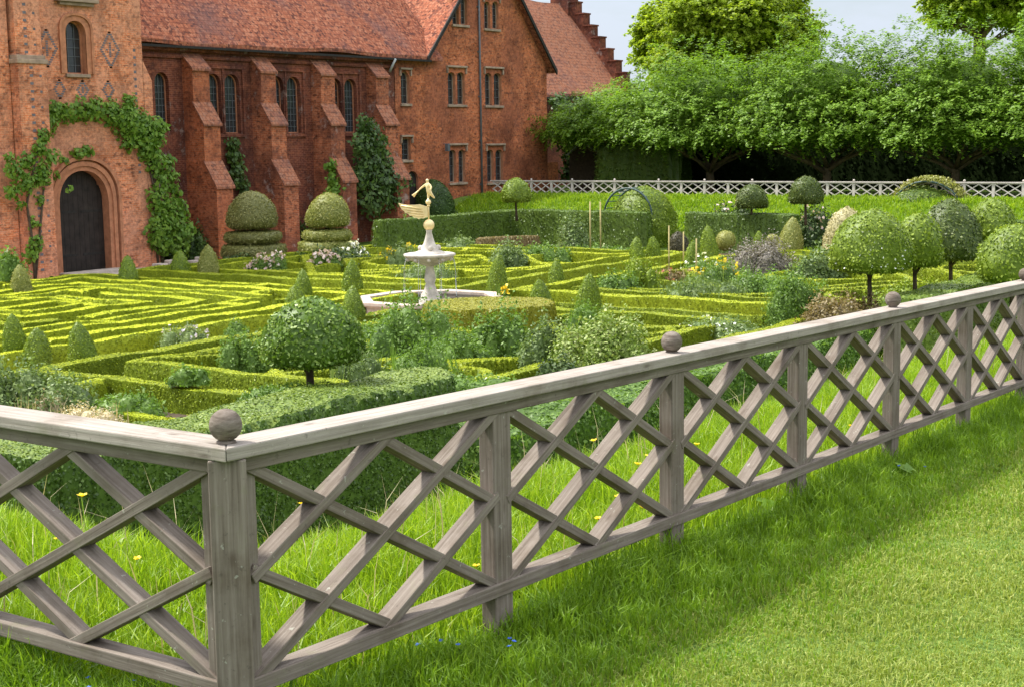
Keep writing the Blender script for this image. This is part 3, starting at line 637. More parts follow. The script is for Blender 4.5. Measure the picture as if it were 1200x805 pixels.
mb = MB(); s_, z_, _ = W(519, 172, HT); mb.box((s_-.1, HT-.4, z_-.25), (s_+.1, HT-.2, z_+.1)); mb.box((s_-.02, HT-.42, z_+.1), (s_+.02, HT-.03, z_+.14)); mb.build('lantern', M['lead'], gw, bevel=.02)
mb = MB(); s_, z_, _ = W(604, 80-.5, HT); 
# --- end range with crow-stepped gable
er = thing('end_range', (76, 50, -1.5), 'lower red tiled range with a crow-stepped gable at its far end behind the gabled wing', 'building')
mb = MB(); mb.box((67.3, 47.3, -1.6), (82.2, 56, 4.55)); mb.build('wall', M['brick_shade'], er)
mb = MB(); roof_slope(mb, (67.2, 46.9, 4.5), (82.6, 46.9, 4.6), (82.6, 52.0, 10.9), (67.2, 52.0, 10.85), .16, 40, 16); slab(mb, (82.6, 57.1, 4.5), (67.2, 57.1, 4.5), (67.2, 52.0, 10.7), (82.6, 52.0, 10.75), .16); mb.build('roof', M['roof2'], er)
mb = MB(); mb.prism([(46.6, -1.6), (57.4, -1.6), (57.4, 4.6), (52., 11.25), (46.6, 4.6)], 0, 82.6, 83.3)
for k in range(9):
    y = 46.5+k*.62; z = 4.75+k*.80; mb.box((82.55, y, z-1.2), (83.35, y+.64, z+.55)); mb.box((82.48, y-.04, z+.55), (83.42, y+.66, z+.65))
    mb.box((82.551, 104-y-.64, z-1.2), (83.351, 104-y, z+.55))
mb.box((82.3, 51.3, 9), (83.6, 52.7, 13.5)); mb.build('stepped_gable', M['brick_shade'], er)
mb = MB(); mb.box((66.9, 46.5, 4.26), (82.6, 46.62, 4.38)); mb.build('gutter', M['timber_dark'], er)
mb = MB(); mb.box((67.6, 45.2, -1.6), (71.5, 47.3, .5)); mb.build('porch', M['brick'], er)
mb = MB(); mb.box((68.1, 45.12, -1.5), (69.1, 45.2, .1)); mb.build('porch_door', M['oak'], er)
# small tube/bracket is skipped; shed
sx, sz, _ = 68.0, 0, 0; st_, sz_, sd = Sx(684, 213, 68.)
sh = thing('garden_shed', (68, st_, -1.3), 'small dark timber shed with pale grey roof between the ivy and the yew hedge', 'shed')
mb = MB(); mb.box((68, st_-.95, -1.4), (70, st_+.95, 1.0)); mb.prism([(st_-.95, 1.0), (st_+.95, 1.0), (st_, 1.6)], 0, 68, 70)
mb.build('body', M['shedwood'], sh); mb = MB()
slab(mb, (67.85, st_-1.1, .95), (70.1, st_-1.1, .95), (70.1, st_, 1.72), (67.85, st_, 1.72), .05); slab(mb, (70.1, st_+1.1, .95), (67.85, st_+1.1, .95), (67.85, st_, 1.72), (70.1, st_, 1.72), .05); mb.build('roof', M['felt'], sh)

# ------------------------------------------------------------------ vegetation helpers
def blobsurf(prof, c, n=22, wob=.05, squash=1.):
    V = []; m = len(prof); ph = rng.uniform(0, 6, 4)
    for i, (r, z) in enumerate(prof):
        for k in range(n):
            a = 2*PI*k/n; rr = r*(1+wob*(math.sin(3*a+ph[0]+z*5)*.5+math.sin(5*a+ph[1]-z*7)*.35+math.sin(2*a+ph[2])*.4))+rng.normal(0, .008)
            V.append((c[0]+rr*math.cos(a), c[1]+rr*math.sin(a)*squash, c[2]+z))
    Q = np.array([(i*n+k, i*n+(k+1) % n, (i+1)*n+(k+1) % n, (i+1)*n+k) for i in range(m-1) for k in range(n)])
    return np.array(V), Q
def clipped(name, prof, c, mat, leaf, cover, label, cat, group=None, wob=.05, parent=None, spread=.55, trunk=None, leafmat=None, n=22):
    V, Q = blobsurf(prof, c, n, wob); V[:, 0] += (V[:, 2]-c[2])*rng.normal(0, .05); V[:, 1] += (V[:, 2]-c[2])*rng.normal(0, .05)
    P, Nn, A = scatter(V, Q, 10); k = int(A*cover/(leaf*leaf*.5)); P, Nn, A = scatter(V, Q, max(60, k))
    mb = MB(); V2 = V.copy(); ctr = np.array(c); V2[:, :2] = ctr[:2]+(V[:, :2]-ctr[:2])*.97; mb.add(V2, Q, 0, smooth=True); mb.add(V2[-n:], [tuple(range(n))], 0); mb.add(V2[:n], [tuple(range(n))[::-1]], 0)
    mb.leaves(P, Nn, leaf, spread, .6, 0, off=leaf*.5); 
    if trunk is None:
        return tag(mb.build(name, mat, parent), label, cat, group)
    root = thing(name, (c[0], c[1], c[2]-trunk[0]), label, cat, group); mb.build('crown', mat, root)
    tb = MB(); h, r, forks = trunk; x, y, z = c; top = prof[-1][1]*.5
    tb.tube([(x+.03, y, z-h), (x, y, z-h*.5), (x+.01, y+.02, z), (x, y, z+top)], [r*1.25, r, r*.9, r*.4], 9)
    for k in range(forks):
        a = rng.uniform(0, 6.28); R = prof[2][0]*.6; tb.tube([(x, y, z-h*.25), (x+R*.5*math.cos(a), y+R*.5*math.sin(a), z+.02), (x+R*math.cos(a), y+R*math.sin(a), z+top*.5)], [r*.75, r*.55, r*.2], 7)
    tb.build('trunk', M['bark'], root); return root
def cone_prof(h, r):
    return [(r*.97, 0), (r*1.03, h*.12), (r*1.02, h*.3), (r*.94, h*.48), (r*.79, h*.65), (r*.60, h*.79), (r*.38, h*.90), (r*.17, h*.97), (.01, h)]
def dome_prof(h, r):
    return [(r*.35, .04*h), (r*.75, 0), (r*.95, h*.07), (r, h*.2), (r*.97, h*.38), (r*.87, h*.58), (r*.70, h*.76), (r*.46, h*.90), (r*.2, h*.98), (.01, h)]
def ball_prof(h, r): return [(max(.01, r*math.sin(a)), h/2-h/2*math.cos(a)) for a in np.linspace(.05, PI-.02, 11)]

# --- hedges as height fields over curves
def seg_d(X, Y, pl, closed=False):
    D = np.full(X.shape, 1e9); n = len(pl)
    for i in range(n if closed else n-1):
        a = np.array(pl[i]); b = np.array(pl[(i+1) % n]); ab = b-a; L = ab@ab+1e-9
        t = np.clip(((X-a[0])*ab[0]+(Y-a[1])*ab[1])/L, 0, 1); D = np.minimum(D, np.hypot(X-a[0]-t*ab[0], Y-a[1]-t*ab[1]))
    return D
def hedge_field(name, box, curves, z0, mat, leaf, cover, label, cat='hedge', group=None, cell=.06, kind=None, wav=.02, sidemat=None):
    # curves: (polyline, half width, height, closed)
    x0, x1, y0, y1 = box; xs = np.arange(x0, x1, cell); ys = np.arange(y0, y1, cell); X, Y = np.meshgrid(xs, ys, indexing='ij')
    Xj = X+rng.normal(0, cell*.06, X.shape); Yj = Y+rng.normal(0, cell*.06, X.shape)
    Hh = np.zeros(X.shape); e = cell*.8
    for c in curves:
        pl, hw, h, cl = c; 
        if pl == 'disc': d = np.hypot(Xj-hw[0], Yj-hw[1])-hw[2]; hw_ = 0
        else: d = seg_d(Xj, Yj, pl, cl); hw_ = hw
        f = np.clip((hw_+e*.5-d)/e, 0, 1); round_ = 1-.10*np.clip(1-(hw_-d)/(.07), 0, 1)**2; Hh = np.maximum(Hh, f*h*round_)
    k = rng.uniform(0, 6, 6)
    wv = wav*(np.sin(X*2.1+k[0])+np.sin(Y*1.7+k[1])+np.sin((X+Y)*4.3+k[2])*.5); Hn = Hh+np.where(Hh > .05, wv+rng.normal(0, .004, X.shape), 0)
    V = np.stack([Xj, Yj, z0+Hn], -1).reshape(-1, 3); nx, ny = X.shape; I = np.arange(nx*ny).reshape(nx, ny)
    Q = np.stack([I[:-1,:-1], I[1:,:-1], I[1:,1:], I[:-1,1:]], -1).reshape(-1, 4); hm = Hh.reshape(-1)[Q].max(1); Q = Q[hm > .02]
    used = np.unique(Q); remap = -np.ones(len(V), int); remap[used] = np.arange(len(used)); V = V[used]; Q = remap[Q]
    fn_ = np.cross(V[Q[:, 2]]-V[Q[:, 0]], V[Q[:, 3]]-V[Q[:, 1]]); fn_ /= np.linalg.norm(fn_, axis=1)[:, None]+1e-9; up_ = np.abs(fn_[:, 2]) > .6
    # box: yellow new growth on top; sides older green leaf, colour darkened as shade
    mb = MB(); mb.add(V, Q[up_], 0); mb.f.append(Q[~up_]); mb.m.append(1 if sidemat else 0); mb.sm.append(False); mb.uv.append(None); P, Nn, A = scatter(V, Q, 10); n = int(A*cover/(leaf*leaf*.45)); P, Nn, A = scatter(V, Q, n)
    sd_ = np.abs(Nn[:, 2]) < .6; mb.leaves(P[~sd_], Nn[~sd_], leaf, .38, .6, 0, off=leaf*.3); mb.leaves(P[sd_], Nn[sd_], leaf, .75, .7, 1 if sidemat else 0, off=leaf*.9); return tag(mb.build(name, [mat, sidemat] if sidemat else mat), label, cat, group, kind)
def circ(cx, cy, r, n=28, a0=0, a1=2*PI): return [(cx+r*math.cos(a0+(a1-a0)*i/n), cy+r*math.sin(a0+(a1-a0)*i/n)) for i in range(n+1)]
def rect(a, b, c, d): return [(a, c), (b, c), (b, d), (a, d)]
HW = .19; HH = .54
# maze quadrant
cv = []; x0, x1, y0, y1 = 14.8, 29.0, 22.5, 36.2
def gapseg(p, q, gaps):
    p = np.array(p, float); q = np.array(q, float); L = np.linalg.norm(q-p); out = []; a = 0
    for g in sorted(gaps):
        if g-.45 > a: out.append([tuple(p+(q-p)*a/L), tuple(p+(q-p)*(g-.45)/L)])
        a = g+.45
    if a < L: out.append([tuple(p+(q-p)*a/L), tuple(q)])
    return out
R = random.Random(3); step = 1.02
for k in range(7):
    a, b, c, d = x0+k*step, x1-k*step, y0+k*step, y1-k*step
    if b-a < 1.0 or d-c < .6: break
    L1, L2 = b-a, d-c
    sides = [((a, c), (b, c), L1), ((b, c), (b, d), L2), ((b, d), (a, d), L1), ((a, d), (a, c), L2)]
    for i, (p, q, L) in enumerate(sides):
        gaps = [R.uniform(1, max(1.2, L-1))] if (k and R.random() < .65 and L > 2.5) else []
        for s in gapseg(p, q, gaps): cv.append((s, HW, HH, False))
    if k < 6:
        for _ in range(3):
            side = R.randrange(4); u = R.uniform(.1, .9)
            if side == 0: s = [(a+L1*u, c), (a+L1*u, c+step)]
            elif side == 1: s = [(b, c+L2*u), (b-step, c+L2*u)]
            elif side == 2: s = [(a+L1*u, d), (a+L1*u, d-step)]
            else: s = [(a, c+L2*u), (a+step, c+L2*u)]
            cv.append((s, HW, HH, False))
hedge_field('maze_hedge', (14.3, 29.6, 22, 36.8), cv, FLOOR, M['maze'], .036, .9, 'golden box hedges clipped into a labyrinth of squares in front of the black door', 'maze hedge', cell=.065, sidemat=M['boxside'])
# the three knots
def knot(x0, x1, y0, y1, kind):
    cx, cy = (x0+x1)/2, (y0+y1)/2; w = (x1-x0)/2; h = (y1-y0)/2; c = []
    c.append((rect(x0, x1, y0, y1), .22, .56 if kind < 2 else .48, True)); c.append((rect(x0+1.3, x1-1.3, y0+1.3, y1-1.3), HW, HH, True))
    dm = lambda f: [(cx-w*f, cy), (cx, cy-h*f), (cx+w*f, cy), (cx, cy+h*f)]
    c.append((dm(.80), HW, HH, True)); c.append((dm(.5), HW, HH-.05, True)); c.append((circ(cx, cy, min(w, h)*.28), HW, HH, False))
    if kind == 0:
        for sx in (-1, 1):
            for sy in (-1, 1): c.append((circ(cx+sx*w*.56, cy+sy*h*.56, 1.15), .15, HH-.04, False))
    elif kind == 1:
        for sx in (-1, 1):
            for sy in (-1, 1):
                c.append(([(cx+sx*w*.80, cy+sy*h*.30), (cx+sx*w*.3, cy+sy*h*.3), (cx+sx*w*.3, cy+sy*h*.8)], .16, HH-.05, False))
        c.append(([(cx-w*.3, cy-h*.3), (cx+w*.3, cy+h*.3)], .16, HH, False))
    else:
        for sx in (-1, 1):
            for sy in (-1, 1):
                c.append(([(cx+sx*w*.78, cy+sy*h*.78), (cx+sx*w*.2, cy+sy*h*.2)], .16, HH-.03, False)); c.append((circ(cx+sx*w*.5, cy+sy*h*.5, .7), .15, HH-.06, False))
    return c
hedge_field('knot_hedge', (30.4, 45.6, 21.9, 37.0), knot(31.0, 45.0, 22.4, 36.2, 1), FLOOR, M['box'], .045, .85, 'low box hedges in interlaced diamonds beyond the fountain, in front of the hall buttresses', 'knot hedge', cell=.07, sidemat=M['boxside'])
hedge_field('knot_hedge', (30.4, 47.6, 7.9, 21.0), knot(31.0, 47.0, 8.6, 20.4, 0), FLOOR, M['box'], .045, .85, 'low box hedges in circles and diamonds right of the fountain, behind the yellow irises', 'knot hedge', cell=.07, sidemat=M['boxside'])
hedge_field('knot_hedge', (14.1, 29.8, 9.8, 21.2), knot(14.8, 29.0, 10.6, 20.5, 2), FLOOR, M['box'], .036, .9, 'low box hedges in angled knots nearest the right-hand fence, in front of the drum hedge', 'knot hedge', cell=.065, sidemat=M['boxside'])
# extra near border hedges on the left foreground
nb = [([(9.5, 12.5), (14.2, 12.5)], .2, .6, False), ([(12.2, 10.5), (12.2, 18.5)], .2, .55, False), ([(10.3, 14.2), (10.3, 22)], .2, .6, False), ([(10.3, 18.2), (14.4, 18.2)], .18, .5, False), ([(12.2, 20.2), (14.4, 20.2)], .18, .5, False)]
hedge_field('border_hedge', (9.0, 14.9, 10, 22.6), nb, FLOOR, M['box'], .034, .9, 'low golden box hedges framing the leafy border behind the left-hand fence', cell=.06, sidemat=M['boxside'])
# round yew-topped drum hedge before the basin
gx, gy, gd = G(573, 355, -2.0)
hedge_field('drum_hedge', (gx-2.6, gx+2.6, gy-2.6, gy+2.6), [('disc', (gx, gy, 1.6), .95, False)], FLOOR-.05, M['yewtop'], .036, 1., 'thick flat-topped round hedge with an olive yellow top in front of the fountain basin', cell=.07, wav=.012)
# tall ring hedges at the foot of the banks
hedge_field('yew_hedge', (5.2, 13.6, 7.6, 22), [([(6.75, 8.95), (12.0, 8.95)], .66, 1.6, False), ([(6.6, 8.95), (6.6, 21.5)], .66, 1.6, False)], FLOOR, M['hedge'], .040, 1.25, 'thick clipped hedge behind the nearest fence corner, a glossy round tree rising from it', cell=.08, wav=.03, sidemat=M['hedgeside'])
hedge_field('informal_hedge', (13.0, 27.4, 7.0, 10.4), [([(13.6, 8.7), (17, 8.6), (20, 8.9), (23, 8.5), (26.8, 8.7)], .55, .78, False)], FLOOR-.02, M['shrub'], .07, 1.5, 'rough low green hedge running along the bank foot behind the right-hand fence', cell=.09, wav=.07)
hedge_field('yew_hedge', (26.5, 36.5, 6.2, 9.2), [([(27.6, 7.7), (35.3, 7.7)], .6, 1.25, False)], FLOOR, M['hedge'], .06, .8, 'dark clipped hedge block under the domed trees at the right edge', cell=.1)
hedge_field('yew_hedge', (42.5, 53.5, 10, 36.2), [([(43.2, 35.2), (51.9, 35.2), (51.9, 28.3)], .5, 1.6, False), ([(51.9, 25.6), (51.9, 21.5)], .5, 1.6, False)], FLOOR, M['farhedge'], .08, .8, 'long straight clipped hedge with pale top across the far side behind the fountain', cell=.1)
hedge_field('yew_hedge', (49.5, 53.5, 1, 16), [([(51.9, 14.5), (51.9, 3)], .5, 1.55, False)], FLOOR, M['farhedge'], .08, .8, 'clipped hedge below the far bank at the right edge beyond the rose arch', cell=.1)

# --- cones
CN = 'clipped cones in the knot garden'
cones = [(101,427,377,34,0,'green topiary cone, rightmost of the three at the lower left of the garden'), (43,424,384,34,0,'green topiary cone, middle and lowest of the three at the lower left'), (20,422,367,29,0,'green topiary cone, leftmost of the three at the lower left'),
 (151,336,300,23,0,'green topiary cone at the far corner of the maze just right of the black door'), (213,326,294,25,0,'green topiary cone at the hedge end beside the yellowish cone, left of the tiered domes'), (245,325,287,25,1,'yellowish variegated cone right of a green one below the brick buttress'),
 (27,348,310,25,1,'yellowish variegated cone at the left edge in front of the tower turret'), (354,355,316,24,0,'green topiary cone, taller and rear of the overlapping pair above the round glossy tree'), (346,364,334,26,0,'green topiary cone, shorter and front of the overlapping pair above the round glossy tree'),
 (413,350,304,25,0,'green topiary cone just left of the fountain, the rear one of two'), (414,380,335,28,0,'green topiary cone at the left rim of the fountain basin, the front one of two'), (581,352,299,25,0,'green topiary cone just right of the fountain bowl'),
 (651,338,303,20,0,'narrow green topiary cone at a hedge corner right of the drum hedge'), (636,369,327,29,0,'green topiary cone touching the right end of the drum hedge'), (689,381,320,33,0,'soft-edged taller green cone behind the variegated dome shrub'),
 (575,280,259,15,0,'small green cone left of the brown topped hedge block'), (746,308,278,18,0,'small green cone below the left metal arch, left one of a pair'), (767,306,277,18,0,'small green cone below the left metal arch, right one of a pair'),
 (811,318,282,22,0,'green cone beside a pale stake, left of the taller narrow cone'), (832,305,265,21,0,'tall narrow green cone between a pale stake and the yellow ball shrub'), (890,294,271,15,0,'small green cone left of the yellow variegated cone near the rose bushes'),
 (924,301,255,29,1,'broad yellow variegated cone standing left of the cream egg-shaped shrub')]
for px, by, ty, w, gold, lab in cones:
    x, y, d = G(px, by, -2.62); h = (by-ty)*d/F+.22; lf = .04 if d < 42 else .055
    clipped('variegated_cone' if gold else 'topiary_cone', cone_prof(h, w*d/F/2), (x, y, -2.84), M['conegold' if gold else 'cone'], lf, 1.1, lab, 'topiary', CN, .07, spread=.5)
def at(px, by, h): x, y, d = G(px, by, h); return x, y, d
x, y, d = at(990, 305, -2.7); clipped('egg_topiary', cone_prof(67*d/F, 27*d/F)[:1]+[(27*d/F*math.sqrt(max(.0003, 1-(t_)**2.2)), 67*d/F*t_) for t_ in np.linspace(.1, 1, 10)], (x, y, -2.85), M['cream'], .08, 1.1, 'cream variegated egg-shaped shrub behind the white-flecked domed tree', 'topiary')
x, y, d = at(850, 294, -2.5); clipped('ball_topiary', ball_prof(23*d/F, 11.5*d/F), (x, y, -2.5), M['conegold'], .06, 1.1, 'small yellow ball shrub in front of the rose bush with pale flowers', 'topiary')
x, y, d = at(906, 290, -2.5); clipped('ball_topiary', ball_prof(15*d/F, 8*d/F), (x, y, -2.5), M['conegold'], .06, 1.1, 'tiny yellow ball shrub tucked against the broad yellow variegated cone', 'topiary')
x, y, d = at(797, 303, -2.7); clipped('dome_topiary', dome_prof(34*d/F, 14*d/F), (x, y, -2.8), M['domedark'], .06, 1.2, 'dark purplish brown dome bush behind the pale stakes', 'topiary')
x, y, d = at(278+200, 470, -2.2); x, y, d = at(473, 452, -2.3); clipped('dome_topiary', dome_prof(.36, .27), (x, y, -2.62), M['cone'], .03, 1.2, 'small low green dome between the golden hedges just above the fence rail', 'topiary')
# tiered topiaries
for px, dw, top, dbot, by, lab in ((297, 60, 225, 268, 308, 'larger olive tiered topiary with dome over two discs, left of its pair below the buttresses'), (385, 52, 227, 266, 304, 'smaller yellower tiered topiary with dome over two discs, right of its pair')):
    x, y, d = at(px, by, -2.75); k = d/F; z = lambda py: -2.75+(by-py)*k
    root = thing('tiered_topiary', (x, y, FLOOR), lab, 'topiary', 'tiered topiaries before the hall')
    mt = M['tier'] if px < 300 else M['conegold']
    clipped('dome', dome_prof((dbot-top)*k, dw/2*k), (x, y, z(dbot)), mt, .07, 1.1, None, None, parent=root, wob=.03)
    for py, hh, ww in ((dbot+17, 14, dw*1.15), (by-4, 19, dw*1.32)):
        r = ww/2*k; clipped('disc', [(r*.5, 0), (r*.9, .04), (r, hh*k*.4), (r*.93, hh*k*.85), (r*.5, hh*k)], (x, y, z(py)), mt, .07, 1., None, None, parent=root, wob=.06)
    tb = MB(); tb.tube([(x, y, FLOOR), (x, y, z(dbot)+.3)], .1, 8); tb.build('trunk', M['bark'], root)
# lollipop trees
LT = 'standard trees with clipped domed crowns'
for nm, px, by, cx, ct, cb, cw, h0, mt, lf, fk, lab in (
 ('holly_standard', 370, 452, 364, 353, 425, 116, -1.36, 'holly', .06, 2, 'glossy dark green round-headed tree rising from the hedge just behind the fence corner'),
 ('standard_tree', 1022, 340, 1019, 250, 318, 95, -1.6, 'lollipop', .07, 2, 'white-flecked domed tree with forked trunk, nearest of the group at the right'),
 ('standard_tree', 1063, 334, 1072, 253, 312, 62, -1.6, 'lollipop', .085, 1, 'domed tree half hidden behind the white-flecked one at the right'),
 ('standard_tree', 1113, 322, 1114, 238, 304, 72, -1.7, 'lollydark', .08, 1, 'olive domed tree with fine dull leaves right of the white-flecked one'),
 ('standard_tree', 1163, 318, 1161, 236, 280, 58, -1.7, 'lollipop', .08, 0, 'bright domed tree standing farthest back in the group at the right edge'),
 ('standard_tree', 1186, 340, 1186, 267, 330, 82, -1.7, 'lollipop', .08, 2, 'bright low domed tree cut by the right edge above the yellow flowers'),
 ('standard_tree', 605, 250, 605, 211, 237, 34, -1.3, 'lollipop', .08, 0, 'small ball-headed tree on the far hedge in front of the gabled wing'),
 ('standard_tree', 881, 252, 881, 218, 244, 37, -1.3, 'lollydark', .08, 0, 'small ball-headed tree above the pink rose bush, left of a matching one'),
 ('standard_tree', 944, 254, 944, 209, 239, 39, -1.3, 'lollydark', .08, 0, 'small ball-headed tree reaching up to the far fence top')):
    x, y, d = at(px, by, h0); k = d/F; dz = (by-cb)*k; h = (cb-ct)*k*1.05
    x2, y2, _ = at(cx, by, h0)
    clipped(nm, dome_prof(h, cw/2*k), (x2, y2, h0+dz), M[mt], lf, 1.7 if nm[0] == 'h' else 1.25, lab, 'tree', LT, .10, trunk=(dz+.35, .05 if nm[0] != 'h' else .055, fk), spread=.75 if nm[0] == 'h' else .6, n=26)
# blossom flecks on the nearest right-hand dome handled as its own part
def flecks(root, c, r, h, n, mat, size, name='blossom'):
    P = []; Nn = []
    for _ in range(n):
        a = rng.uniform(0, 2*PI); u = rng.uniform(.05, .7); rr = r*math.sqrt(1-u**2.2)*1.03; P.append((c[0]+rr*math.cos(a), c[1]+rr*math.sin(a), c[2]+h*u)); Nn.append((math.cos(a), math.sin(a), .5))
    mb = MB(); mb.leaves(P, Nn, size, .4, .8); return mb.build(name, mat, root)
for o in list(COL.objects):
    if o.get('label', '').startswith('white-flecked domed'):
        x2, y2, d = at(1019, 340, -1.6); k = d/F; flecks(o, (x2, y2, -1.6+22*k), 47*k, 70*k, 110, M['f_white'], .05)
x, y, d = at(511, 262, -2.2); clipped('standard_tree', dome_prof(46*d/F, 23*d/F), (x, y, -2.2+.2), M['ivy'], .08, 1.2, 'large dark ball-headed bush behind the gilded statue', 'tree', None, .06, trunk=(.8, .08, 0))
x, y, d = at(595, 290, -2.6)
mbx = 33*d/F; hedge_field('hedge_block', (x-1.6, x+1.6, y-1.9, y+1.9), [([(x+mbx*.5, y-mbx*.72), (x-mbx*.5, y+mbx*.72)], .32, .62, False)], FLOOR+.1, M['bronze'], .06, .9, 'low block hedge with bronze brown top behind the fountain bowl', cell=.08)

# --- shrubs and flower clumps
def clump(name, px, by, w, hh, mat, label, cat, h0=FLOOR+.05, leaf=None, flower=None, nf=40, fs=.09, blobs=7, asp=.55, dens=1., droop=0., upright=0., group=None, fname='blossom', ftop=.4, depth=None, spikes=0):
    x, y, d = at(px, by, h0); k = d/F; w = w*1.2; hh = hh*1.12; Wd = w*k/2; Hg = hh*k; leaf = leaf or max(.05, 2.6*k)
    fol_ = MB(); P = []; Nn = []; FP = []; FN = []
    for b in range(blobs):
        a = rng.uniform(0, 2*PI); rr = Wd*.62*math.sqrt(rng.random()) if b else 0; ux = x+CR[0]*math.cos(a)*rr+fw[0]*math.sin(a)*rr*.6; uy = y+CR[1]*math.cos(a)*rr+fw[1]*math.sin(a)*rr*.6
        br = Wd*rng.uniform(.34, .5) if blobs > 1 else Wd; bh = Hg*rng.uniform(.55, 1.0) if b else Hg
        n = int(dens*9*(br*br*2+br*bh*4)/(leaf*leaf)/2.2)+25
        v = rng.normal(0, 1, (n, 3)); v[:, 2] = np.abs(v[:, 2]); v /= np.linalg.norm(v, axis=1)[:, None]; rad = rng.uniform(.55, 1.06, n)[:, None]
        lump = 1+.18*np.sin(v[:, :1]*6+b)*np.sin(v[:, 1:2]*7+b*2)
        q = v*rad*lump*np.array((br, br, bh)); P.append(q+np.array((ux, uy, h0))); Nn.append(v*(1-upright)+rng.normal(0, .1, (n, 3)))
        m = max(1, nf//blobs); u = rng.normal(0, 1, (m, 3)); u[:, 2] = np.abs(u[:, 2])+ftop; u /= np.linalg.norm(u, axis=1)[:, None]
        FP.append(u*np.array((br, br, bh))*rng.uniform(1.0, 1.12, (m, 1))+np.array((ux, uy, h0))); FN.append(u)
        cV, cQ = blobsurf([(br*.7*math.cos(t_), bh*.78*math.sin(t_)) for t_ in np.linspace(0, 1.5, 6)], (ux, uy, h0), 10, .1); fol_.add(cV, cQ, 0)
    P = np.concatenate(P); Nn = np.concatenate(Nn); P = P[:]; fol_.leaves(P, Nn, leaf, .7, asp, 0, droop=droop)
    if upright:
        m = int(120*dens*max(1, Wd)); a = rng.uniform(0, 6.28, m); r_ = Wd*np.sqrt(rng.random(m)); B = np.stack([x+r_*np.cos(a), y+r_*np.sin(a)*.7, np.full(m, h0)], 1)
        T_ = B+np.stack([rng.normal(0, .18*Hg, m), rng.normal(0, .18*Hg, m), Hg*rng.uniform(.7, 1.15, m)], 1); dr = np.stack([np.cos(a), np.sin(a), 0*a], 1)*max(.018, .5*k)
        V = np.stack([B-dr, B+dr, T_], 1).reshape(-1, 3); fol_.add(V, np.arange(3*m).reshape(-1, 3))
    if flower is None: return tag(fol_.build(name, mat), label, cat, group)
    root = thing(name, (x, y, h0), label, cat, group); fol_.build('foliage', mat, root); fb = MB(); FP = np.concatenate(FP); FN = np.concatenate(FN)
    for dx in range(3): fb.leaves(FP+rng.normal(0, fs*.3, FP.shape), FN, fs, .7, .8)
    if spikes:
        sp_ = MB()
        for p in FP: sp_.tube([(p[0], p[1], h0), tuple(p)], .008, 4)
        sp_.build('stem', M['cone'], root)
    fb.build(fname, M[flower], root); return root
S = M
clump('perennial_clump', 35, 492, 150, 66, S['shrubblue'], 'big loose blue-green leafy plants at the left edge above the fence rail', 'plant', -2.5, leaf=.075, blobs=11, dens=.8)
clump('seed_head_clump', 52, 498, 50, 34, S['straw'], 'dry straw-coloured seed heads among the leafy plants at the lower left', 'plant', -2.5, leaf=.05, blobs=5, dens=.4, upright=.4)
clump('seed_head_clump', 105, 508, 90, 32, S['straw'], 'pale straw-coloured flower spikes rising in front of the low hedge at lower left', 'plant', -2.4, leaf=.04, blobs=8, dens=.3, upright=.5)
clump('leafy_shoots', 150, 490, 100, 30, S['shrub'], 'fresh green shoots with pointed leaves between two low hedges at lower left', 'plant', -2.5, leaf=.08, blobs=8, dens=.5)
clump('leafy_shoots', 215, 450, 60, 22, S['shrub'], 'fresh green leafy shoots sprouting over the hedge left of the glossy round tree', 'plant', -2.4, leaf=.08, blobs=6, dens=.45)
clump('perennial_clump', 540, 438, 70, 56, S['shrub'], 'fresh green plants directly below the left part of the drum hedge', 'plant', -2.7, leaf=.08, blobs=7, dens=.6)
clump('perennial_clump', 450, 405, 60, 34, S['shrub'], 'loose leafy sprays over the left rim of the fountain basin', 'plant', -2.6, leaf=.08, blobs=6, dens=.45)
clump('perennial_clump', 690, 398, 60, 40, S['shrub'], 'wispy light green plants around the soft-edged tall cone', 'plant', -2.75, leaf=.07, blobs=6, dens=.5, upright=.3)
clump('perennial_clump', 905, 352, 90, 34, S['shrub'], 'loose green plants under the grey-purple bush', 'plant', FLOOR+.1, leaf=.09, blobs=8, dens=.7)
clump('perennial_clump', 640, 310, 70, 22, S['shrub'], 'light green plants among the knots right of the silver-green shrub', 'plant', FLOOR+.1, leaf=.1, blobs=7, dens=.7)
clump('perennial_clump', 540, 300, 60, 22, S['shrubblue'], 'pale green plants behind the spire of the fountain', 'plant', FLOOR+.1, leaf=.1, blobs=6, dens=.7)
clump('perennial_clump', 350, 470, 120, 20, S['shrub'], 'pale leafy growth on the hedge top around the glossy round tree', 'plant', -1.5, leaf=.05, blobs=9, dens=.5)
clump('lavender_clump', 222, 412, 60, 28, S['shrubblue'], 'lilac flowering clump in front of the maze, left of the soft green bush', 'flowers', -2.8, flower='f_lilac', nf=40, fs=.07, dens=.5)
clump('feathery_bush', 290, 437, 62, 46, S['shrub'], 'soft bright green bush immediately left of the glossy round tree', 'bush', -2.7, leaf=.07, blobs=8, dens=.8)
clump('feathery_bush', 278, 400, 36, 26, S['shrub'], 'light green tuft behind the soft bush left of the glossy round tree', 'bush', -2.7, leaf=.07, blobs=5, dens=.6)
clump('rose_bush', 478, 428, 110, 78, S['shrub'], 'tall loose leafy rose bush in front of the pale basin', 'bush', -2.75, leaf=.08, blobs=10, dens=.62, flower='f_pink', nf=10, fs=.06)
clump('foxglove_clump', 420, 452, 70, 44, S['shrubblue'], 'spiky grey-green plants just right of the glossy round tree', 'plant', -2.6, leaf=.06, blobs=6, dens=.5, upright=.5)
clump('foxglove_clump', 500, 450, 90, 52, S['shrub'], 'upright pale green flower spikes in front of the drum hedge', 'plant', -2.6, leaf=.06, blobs=7, dens=.5, upright=.6)
